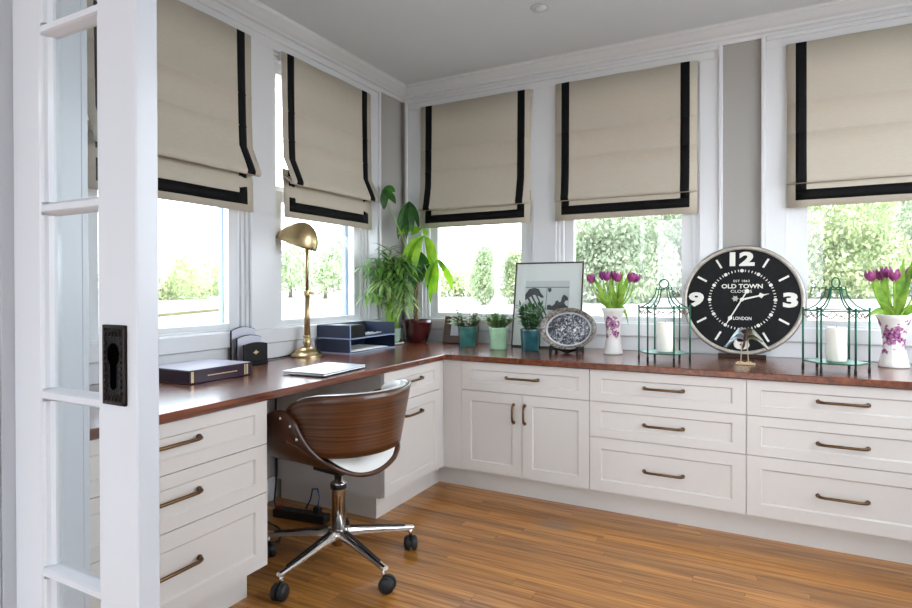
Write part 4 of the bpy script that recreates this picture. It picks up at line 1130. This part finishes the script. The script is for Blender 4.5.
# ------------------------------------------------------------------ wall clock leaning on a block
def clock():
    R = .299
    blk = thing('clock_stand', 'low dark brown wooden block under the big clock', 'stand', (2.24, -.125, HC+.001))
    bm = B(); box(bm, -.115, .115, -.035, .045, 0, .013, .002); obj('block', bm, 'stand_brown', blk)
    bm = B(); box(bm, -.115, .115, -.035, -.03, .013, .022, .001); obj('lip', bm, 'stand_brown', blk)
    t = thing('wall_clock', 'big round black clock with white numerals leaning on the wall', 'clock', (2.238, -.128, HC+.0145)); t.rotation_euler = (math.radians(-9.5), 0, 0)
    c = (0, 0, R)
    bm = B(); lathe(bm, [(R-.022, .004), (R-.02, -.006), (R-.013, -.011), (R-.004, -.009), (R, -.003), (R, .035), (R-.02, .035)], 72, c, 'y'); obj('rim', bm, 'clock_rim', t, True)
    bm = B(); lathe(bm, [(R-.0005, -.0035), (R+.002, -.002), (R+.002, .003), (R-.0005, .003)], 72, c, 'y'); obj('rim_line', bm, 'clock_rim_dark', t, True)
    bm = B(); lathe(bm, [(0, .0), (R-.018, .0), (R-.018, .03), (0, .03)], 72, c, 'y'); f = obj('dial', bm, 'clock_black', t)
    Y = -.001
    def pos(ang, r): return (r*R*math.sin(math.radians(ang)), R+r*R*math.cos(math.radians(ang)))
    for s, ang, rad, sx in (('12', 0, .755, 1.42), ('3', 90, .765, 1.5), ('6', 180, .765, 1.5), ('9', 270, .765, 1.5)):
        x, z = pos(ang, rad); o = text('numeral', s, .1, 'clock_white', t, (x, Y, z), sx, .001, .005)
    for ang in (30, 60, 120, 150, 210, 240, 300, 330):
        bm = B(); a = math.radians(ang); d = Vector((math.sin(a), 0, math.cos(a))); n = Vector((d.z, 0, -d.x))*.0052
        A = d*R*.68; C = d*R*.86
        for yy in (Y, Y-.001): pass
        v = [bm.verts.new(p+Vector((0, yy, R))) for yy in (Y+.001, Y-.001) for p in (A-n, A+n, C+n, C-n)]
        for q in ((0, 1, 2, 3), (7, 6, 5, 4), (0, 4, 5, 1), (1, 5, 6, 2), (2, 6, 7, 3), (3, 7, 4, 0)): bm.faces.new([v[i] for i in q])
        obj('hour_mark', bm, 'clock_white', t)
    bm = B()
    for k in range(60):
        a = k*6; x, z = pos(a, .535)
        if k % 5 == 0: lathe(bm, [(0, Y-.0015), (.0092, Y-.0015), (.0092, Y+.001), (0, Y+.001)], 12, (x, 0, z), 'y')
        else:
            d = Vector((math.sin(math.radians(a)), 0, math.cos(math.radians(a)))); n = Vector((d.z, 0, -d.x))*.0022; A, C = d*R*.515, d*R*.555
            v = [bm.verts.new(p+Vector((0, yy, R))) for yy in (Y+.001, Y-.001) for p in (A-n, A+n, C+n, C-n)]
            for q in ((0, 1, 2, 3), (7, 6, 5, 4), (0, 4, 5, 1), (1, 5, 6, 2), (2, 6, 7, 3), (3, 7, 4, 0)): bm.faces.new([v[i] for i in q])
    obj('minute_track', bm, 'clock_white', t)
    text('lettering', 'OLD TOWN', .0325, 'clock_white', t, (0, Y, R*1.248), 1.12, .0008, .0008)
    text('lettering', 'EST 1863', .017, 'clock_white', t, (-.002, Y, R*1.345), 1.25, .0008)
    text('lettering', 'CLOCKS', .022, 'clock_white', t, (-.003, Y, R*1.155), 1.25, .0008)
    text('lettering', 'LONDON', .024, 'clock_white', t, (.003, Y, R*.66), .85, .0008, .0004)
    def hand(name, ang, L, tail, wd, y, disc):
        bm = B(); a = math.radians(ang); d = Vector((math.sin(a), 0, math.cos(a))); n = Vector((d.z, 0, -d.x))
        pts = [(-tail, wd*.5), (0, wd*.6), (L*.62, wd*.5), (L*.7, wd*1.9), (L*.8, wd*.5), (L, .0006)]
        fr = [[bm.verts.new(d*s+n*q*sg+Vector((0, yy, R))) for s, q in pts] for sg in (-1, 1) for yy in (y, y-.0015)]
        a0, a1, b0, b1 = fr
        for i in range(len(pts)-1):
            bm.faces.new((a1[i], a1[i+1], b1[i+1], b1[i])); bm.faces.new((a0[i], b0[i], b0[i+1], a0[i+1])); bm.faces.new((a0[i], a0[i+1], a1[i+1], a1[i])); bm.faces.new((b0[i], b1[i], b1[i+1], b0[i+1]))
        if disc: lathe(bm, [(0, y-.002), (disc, y-.002), (disc, y), (0, y)], 16, (-d.x*tail, 0, R-d.z*tail), 'y')
        obj(name, bm, 'clock_white', t)
    hand('hour_hand', 76, .135, .0, .008, -.005, 0)
    hand('minute_hand', 209, .165, .052, .006, -.008, .012)
    bm = B(); lathe(bm, [(0, -.013), (.009, -.012), (.01, -.002), (0, -.002)], 16, (0, 0, R), 'y'); obj('pin', bm, 'clock_white', t)
    # small pale emblem to the left of the pin
    bm = B(); poly_prism(bm, [(-.032+(.018 if i % 2 == 0 else .011)*math.cos(i*PI/6), R+.006+(.018 if i % 2 == 0 else .011)*math.sin(i*PI/6)) for i in range(12)], -.0016, .0005, 'xz'); obj('emblem', bm, 'clock_rim', t)
clock()

# ------------------------------------------------------------------ bird figurine
def bird():
    t = thing('bird_figurine', 'metal crane figurine with drooping spread wings before the clock', 'figurine', (2.262, -.43, HC+.001))
    bm = B(); box(bm, -.04, .045, -.022, .022, 0, .008, .003, 2); lathe(bm, [(0, .008), (.017, .008), (.012, .014), (0, .016)], 16, (-.02, -.004, 0)); lathe(bm, [(0, .008), (.014, .008), (.01, .014), (0, .016)], 16, (.018, .004, 0)); obj('base', bm, 'bird_base', t)
    for (x, dx) in ((-.018, -.004), (.016, .006)):
        bm = B(); tube(bm, [(x, 0, .012), (x-dx*.5, 0, .05), (x-dx, 0, .085), (x-dx*.5, 0, .13)], [.0026, .0024, .003, .004], 7)
        for k in range(3):
            a = -PI/2+(k-1)*.7; tube(bm, [(x, 0, .014), (x+.012*math.cos(a), .012*math.sin(a), .0125)], .0016, 5)
        obj('leg', bm, 'bird_base', t, True)
    bm = B(); tube(bm, [(-.03, .03, .112), (-.022, .01, .126), (-.005, -.008, .143), (.008, -.02, .15), (.012, -.034, .148)], [.006, .02, .03, .026, .012], 14); obj('body', bm, 'bird_dark', t, True)
    bm = B(); tube(bm, [(.012, -.03, .15), (.008, -.046, .145), (0, -.052, .12), (-.004, -.05, .095), (-.008, -.055, .085)], [.009, .007, .0055, .006, .0035], 9); tube(bm, [(-.006, -.054, .086), (-.012, -.066, .066)], [.0032, .0005], 6); obj('neck', bm, 'bird_dark', t, True)
    for sg, m, tipx, tipz in ((-1, 'bird_grey', -.085, .082), (1, 'bird_bronze', .105, .075)):
        for row, (lift, ln, wd) in enumerate(((0, 1., .062), (.004, .72, .045))):
            bm = B()
            def fn(u, v, sg=sg, ln=ln, wd=wd, lift=lift):
                x = (.005*sg)+(tipx-.005*sg)*u*ln; z = .17+.010*math.sin(PI*min(1, u*1.3))-(.168-tipz)*(u*ln)**1.7+lift
                w2 = wd*(1-.75*u**2)
                return (x, -.03-w2*.35*(1-v)+.02*u+.02*v, z-w2*.75*(1-v)*(1-.3*u)+.0012*math.sin(v*22))
            grid(bm, fn, 14, 10); o = obj('wing', bm, m, t, True); solid(o, .003, 0)
            if row == 0:
                for k in range(5):
                    bm = B(); y0 = -.03+.009*k
                    leaf(bm, (tipx*.62, y0+.01, tipz+.036), (sg*.8, .12*(k-2), -.55), .05+.004*k, .013, .35, n=4); f_ = obj('feather', bm, m, t); solid(f_, .0015)
bird()

# ------------------------------------------------------------------ under the desk
t = thing('power_strip', 'black power strip with red switch on the floor under the desk', 'power strip', (.33, -1.42, 0), math.radians(8))
bm = B(); box(bm, -.15, .15, -.028, .028, .001, .042, .006, 2); obj('housing', bm, 'cable_black', t)
bm = B(); box(bm, -.145, -.11, -.012, .012, .042, .05, .002); obj('switch', bm, 'red_plastic', t)
for i in range(4):
    bm = B(); lathe(bm, [(0, .0425), (.018, .0425), (.02, .0435), (.02, .0418)], 16, (-.07+.055*i, 0, 0)); obj('socket', bm, 'rubber_black', t)
bm = B(); box(bm, .075, .11, -.015, .015, .042, .075, .004); obj('plug', bm, 'cable_black', t)
bm = B(); tube(bm, [(.425, -1.405, .078), (.43, -1.40, .12), (.40, -1.38, .15), (.34, -1.35, .13), (.3, -1.32, .06), (.26, -1.31, .006)], .004, 7); tag(obj('blue_cable', bm, 'cable_blue', None, True), 'thin blue cable looping up from the power strip', 'cable')
bm = B(); tube(bm, [(.035, -1.292, .72), (.035, -1.292, .4), (.04, -1.292, .15), (.06, -1.33, .02), (.12, -1.38, .006), (.178, -1.43, .02)], .005, 7); tag(obj('hanging_cable', bm, 'cable_black', None, True), 'black cable hanging down the knee space to the power strip', 'cable')
bm = B(); tube(bm, [(.18, -1.52, .005), (.3, -1.55, .005), (.36, -1.58, .005), (.42, -1.66, .005), (.4, -1.74, .005), (.32, -1.8, .005), (.2, -1.8, .005), (.05, -1.72, .005)], .005, 7); tag(obj('loose_cable', bm, 'cable_black', None, True), 'loose black cable curled on the floor under the desk', 'cable')

# ------------------------------------------------------------------ ceiling light and added fill lamps
t = thing('recessed_light', 'small round recessed ceiling light, switched off', 'ceiling light', (1.325, -.73, ZCEIL))
bm = B(); lathe(bm, [(.032, -.001), (.05, -.004), (.052, -.001), (.052, 0), (.032, 0)], 32); obj('trim_ring', bm, 'light_trim', t, True)
bm = B(); lathe(bm, [(0, -.012), (.02, -.010), (.032, -.002), (.032, 0), (0, 0)], 24); obj('lens', bm, 'light_glass', t, True)
FILL_W = 22
def fill_lamp(x, y, label, power):  # unseen lamps added behind the camera to brighten the room
    t = thing('added_fill_lamp', label, 'ceiling light', (x, y, ZCEIL), 0, 'added fill lamps behind the camera')
    bm = B(); lathe(bm, [(0, -.03), (.2, -.03), (.22, -.02), (.22, 0), (0, 0)], 40); obj('housing', bm, 'light_trim', t)
    bm = B(); lathe(bm, [(0, -.036), (.195, -.034), (.195, -.03), (0, -.03)], 40); obj('diffuser', bm, 'fill_lamp_diffuser', t, True)
    ld = bpy.data.lights.new('fill_lamp_light', 'AREA'); ld.shape = 'DISK'; ld.size = .4; ld.energy = power; ld.color = (.86, .93, 1)
    lo = bpy.data.objects.new('fill_lamp_light', ld); COL.objects.link(lo); lo.parent = t; lo.location = (0, 0, -.05)
fill_lamp(.9, -6.4, 'unseen round fill lamp added on the hall ceiling, on the left', FILL_W)
fill_lamp(2.7, -6.4, 'unseen round fill lamp added on the hall ceiling, on the right', FILL_W)

# ------------------------------------------------------------------ outdoors
def terr(x, y):
    d = max(0, max(-x, y)); return .45+.45*min(1, d/12)+.12*max(0, min(1, (d-12)/20))
bm = B()
def tf(u, v):
    x = -60+130*u; y = -70+150*v; return (x, y, terr(x, y))
grid(bm, tf, 65, 75)
bm2 = [f_ for f_ in bm.faces if all(-.9 < v.co.x < XR+.9 and -8 < v.co.y < .9 for v in f_.verts)]
bmesh.ops.delete(bm, geom=bm2, context='FACES')
for v in bm.verts:
    if -2.2 < v.co.x < XR+2.2 and -9 < v.co.y < 2.2: v.co.z = -.35
struct('ground_outside', bm, 'concrete', 'pale sunlit paved ground outside the windows', 'ground')
def cloud(bm, c, rad, n, size, r):
    for k in range(n):
        while True:
            p = Vector((r.uniform(-1, 1), r.uniform(-1, 1), r.uniform(-1, 1)))
            if p.length < 1 and p.length > .25: break
        q = Vector((c[0]+p.x*rad[0], c[1]+p.y*rad[1], c[2]+p.z*rad[2])); s = size*r.uniform(.6, 1.3)
        e = Euler((r.uniform(0, 6), r.uniform(0, 6), r.uniform(0, 6))).to_matrix()
        vv = [bm.verts.new(q+e @ Vector(t_)*s) for t_ in ((-.5, 0, 0), (0, -.28, .06), (.5, 0, 0), (0, .28, .06))]
        bm.faces.new(vv)
def shrub(name, x, y, blobs, n, size, m, label, cat, group, seed, trunk=None):
    r = random.Random(seed); z = terr(x, y)
    t = thing(name, label, cat, (x, y, z), 0, group); bm = B()
    tot = sum(b[1][0]*b[1][2] for b in blobs)
    for (c, rad) in blobs: cloud(bm, c, rad, int(n*rad[0]*rad[2]/tot), size, r)
    obj('foliage', bm, m, t)
    bm = B(); h = trunk or .5
    tube(bm, [(0, 0, -.15), (.03, 0, h*.5), (0, .02, h)], [.09*h**.5, .07*h**.5, .04*h**.5], 8)
    for a in (0, 2.1, 4.2): tube(bm, [(0, .01, h*.7), (.25*h*math.cos(a), .25*h*math.sin(a), h*1.25)], [.04*h**.5, .015], 6)
    obj('trunk', bm, 'bark', t, True)
def at(px, D):
    """point on the ground seen along image column px at depth D"""
    k = (px-456)/580.4; c, s = math.cos(.4863), math.sin(.4863)
    return 2.3387+D*(-s+k*c), -3.5838+D*(c+k*s)
x, y = at(455, 17); shrub('hedge', x, y, [((-.5, 0, .35), (.8, .6, .5)), ((.5, .2, .4), (.8, .6, .55))], 2600, .12, 'hedge_leaf', 'low rounded hedge seen through the window above the money tree', 'hedge', None, 1)
x, y = at(483, 13); shrub('garden_shrub', x, y, [((0, 0, .55), (.33, .33, .55)), ((.05, 0, 1.0), (.22, .22, .35))], 2600, .08, 'tree_leaf', 'upright shrub left of the white post outside', 'shrub', None, 2)
x, y = at(513, 13.2); shrub('garden_shrub', x, y, [((0, 0, .5), (.36, .33, .5)), ((.05, 0, .85), (.27, .25, .4))], 2600, .08, 'hedge_leaf', 'upright shrub right of the white post outside', 'shrub', None, 3)
x, y = at(497.5, 12.4)
bm = B(); tube(bm, [(0, 0, -.1), (0, 0, 3.4)], .045, 12); lathe(bm, [(0, 3.4), (.07, 3.4), (.06, 3.46), (0, 3.5)], 12)
p = obj('garden_post', bm, 'post_white', None, True, (x, y, terr(x, y))); tag(p, 'slim white post between two shrubs outside', 'post')
k = 0
for (px, D, s, m, lb) in ((600, 13, 1.0, 'tree_leaf_grey', 'leafy tree outside behind the first tulip bunch'), (632, 17, 1.3, 'tree_leaf', 'dense leafy tree outside between the tulips and the clock'), (676, 14.5, .95, 'tree_leaf_grey', 'leafy tree outside just left of the clock'), (825, 13, 1.0, 'hedge_leaf', 'bright green tree outside above the right lantern'), (872, 17, .95, 'tree_leaf', 'low leafy tree outside behind the right tulips'), (930, 13.5, 1.05, 'tree_leaf_grey', 'greyish tree outside at the right picture edge'), (738, 21.5, 1.3, 'tree_leaf', 'tall tree outside hidden mostly behind the clock')):
    k += 1; x, y = at(px, D)
    shrub('garden_tree', x, y, [((-.5*s, 0, .75*s), (1.1*s, .9*s, .85*s)), ((.6*s, .1, .8*s), (1.1*s, .9*s, .9*s)), ((0, 0, 1.9*s), (1.35*s, 1.0*s, 1.0*s)), ((.3, 0, 2.9*s), (.9*s, .8*s, .7*s))], 14000, .115, m, lb, 'tree', 'garden trees beyond the back windows', 20+k, 1.2*s)
for (px, D, lb) in ((160, 14.4, 'leftmost low hedge outside the window by the sliding door'), (198, 17.2, 'second low hedge outside the window by the sliding door'), (236, 20.5, 'low hedge hidden partly behind the desk window mullion')):
    k += 1; x, y = at(px, D); shrub('hedge', x, y, [((0, -.6, .4), (.7, .9, .65)), ((0, .6, .45), (.7, .9, .7))], 3200, .12, 'hedge_leaf', lb, 'hedge', 'hedges beyond the desk windows', 40+k)
for (px, D, lb) in ((290, 18, 'pale shrub outside just left of the brass lamp post'), (325, 17, 'pale shrub outside just right of the brass lamp post')):
    k += 1; x, y = at(px, D); shrub('garden_shrub', x, y, [((0, -.3, .9), (.8, .9, .8)), ((0, .6, 1.1), (.8, .8, .9))], 3000, .13, 'tree_leaf', lb, 'shrub', 'shrubs beyond the desk windows', 60+k)
# dry lawn strip in front of the hedges on the left
bm = B(); pts = [at(110, 8.2), at(235, 11.5), at(238, 13.6), at(110, 12.6)]
A = [bm.verts.new((a, b, terr(a, b)+.05)) for a, b in pts]; C = [bm.verts.new((a, b, terr(a, b)-.4)) for a, b in pts]
bm.faces.new(A)
for i in range(4): bm.faces.new((A[i], C[i], C[(i+1) % 4], A[(i+1) % 4]))
tag(obj('lawn', bm, 'lawn_grass'), 'strip of dry pale lawn outside the window by the sliding door', 'lawn', kind='stuff')
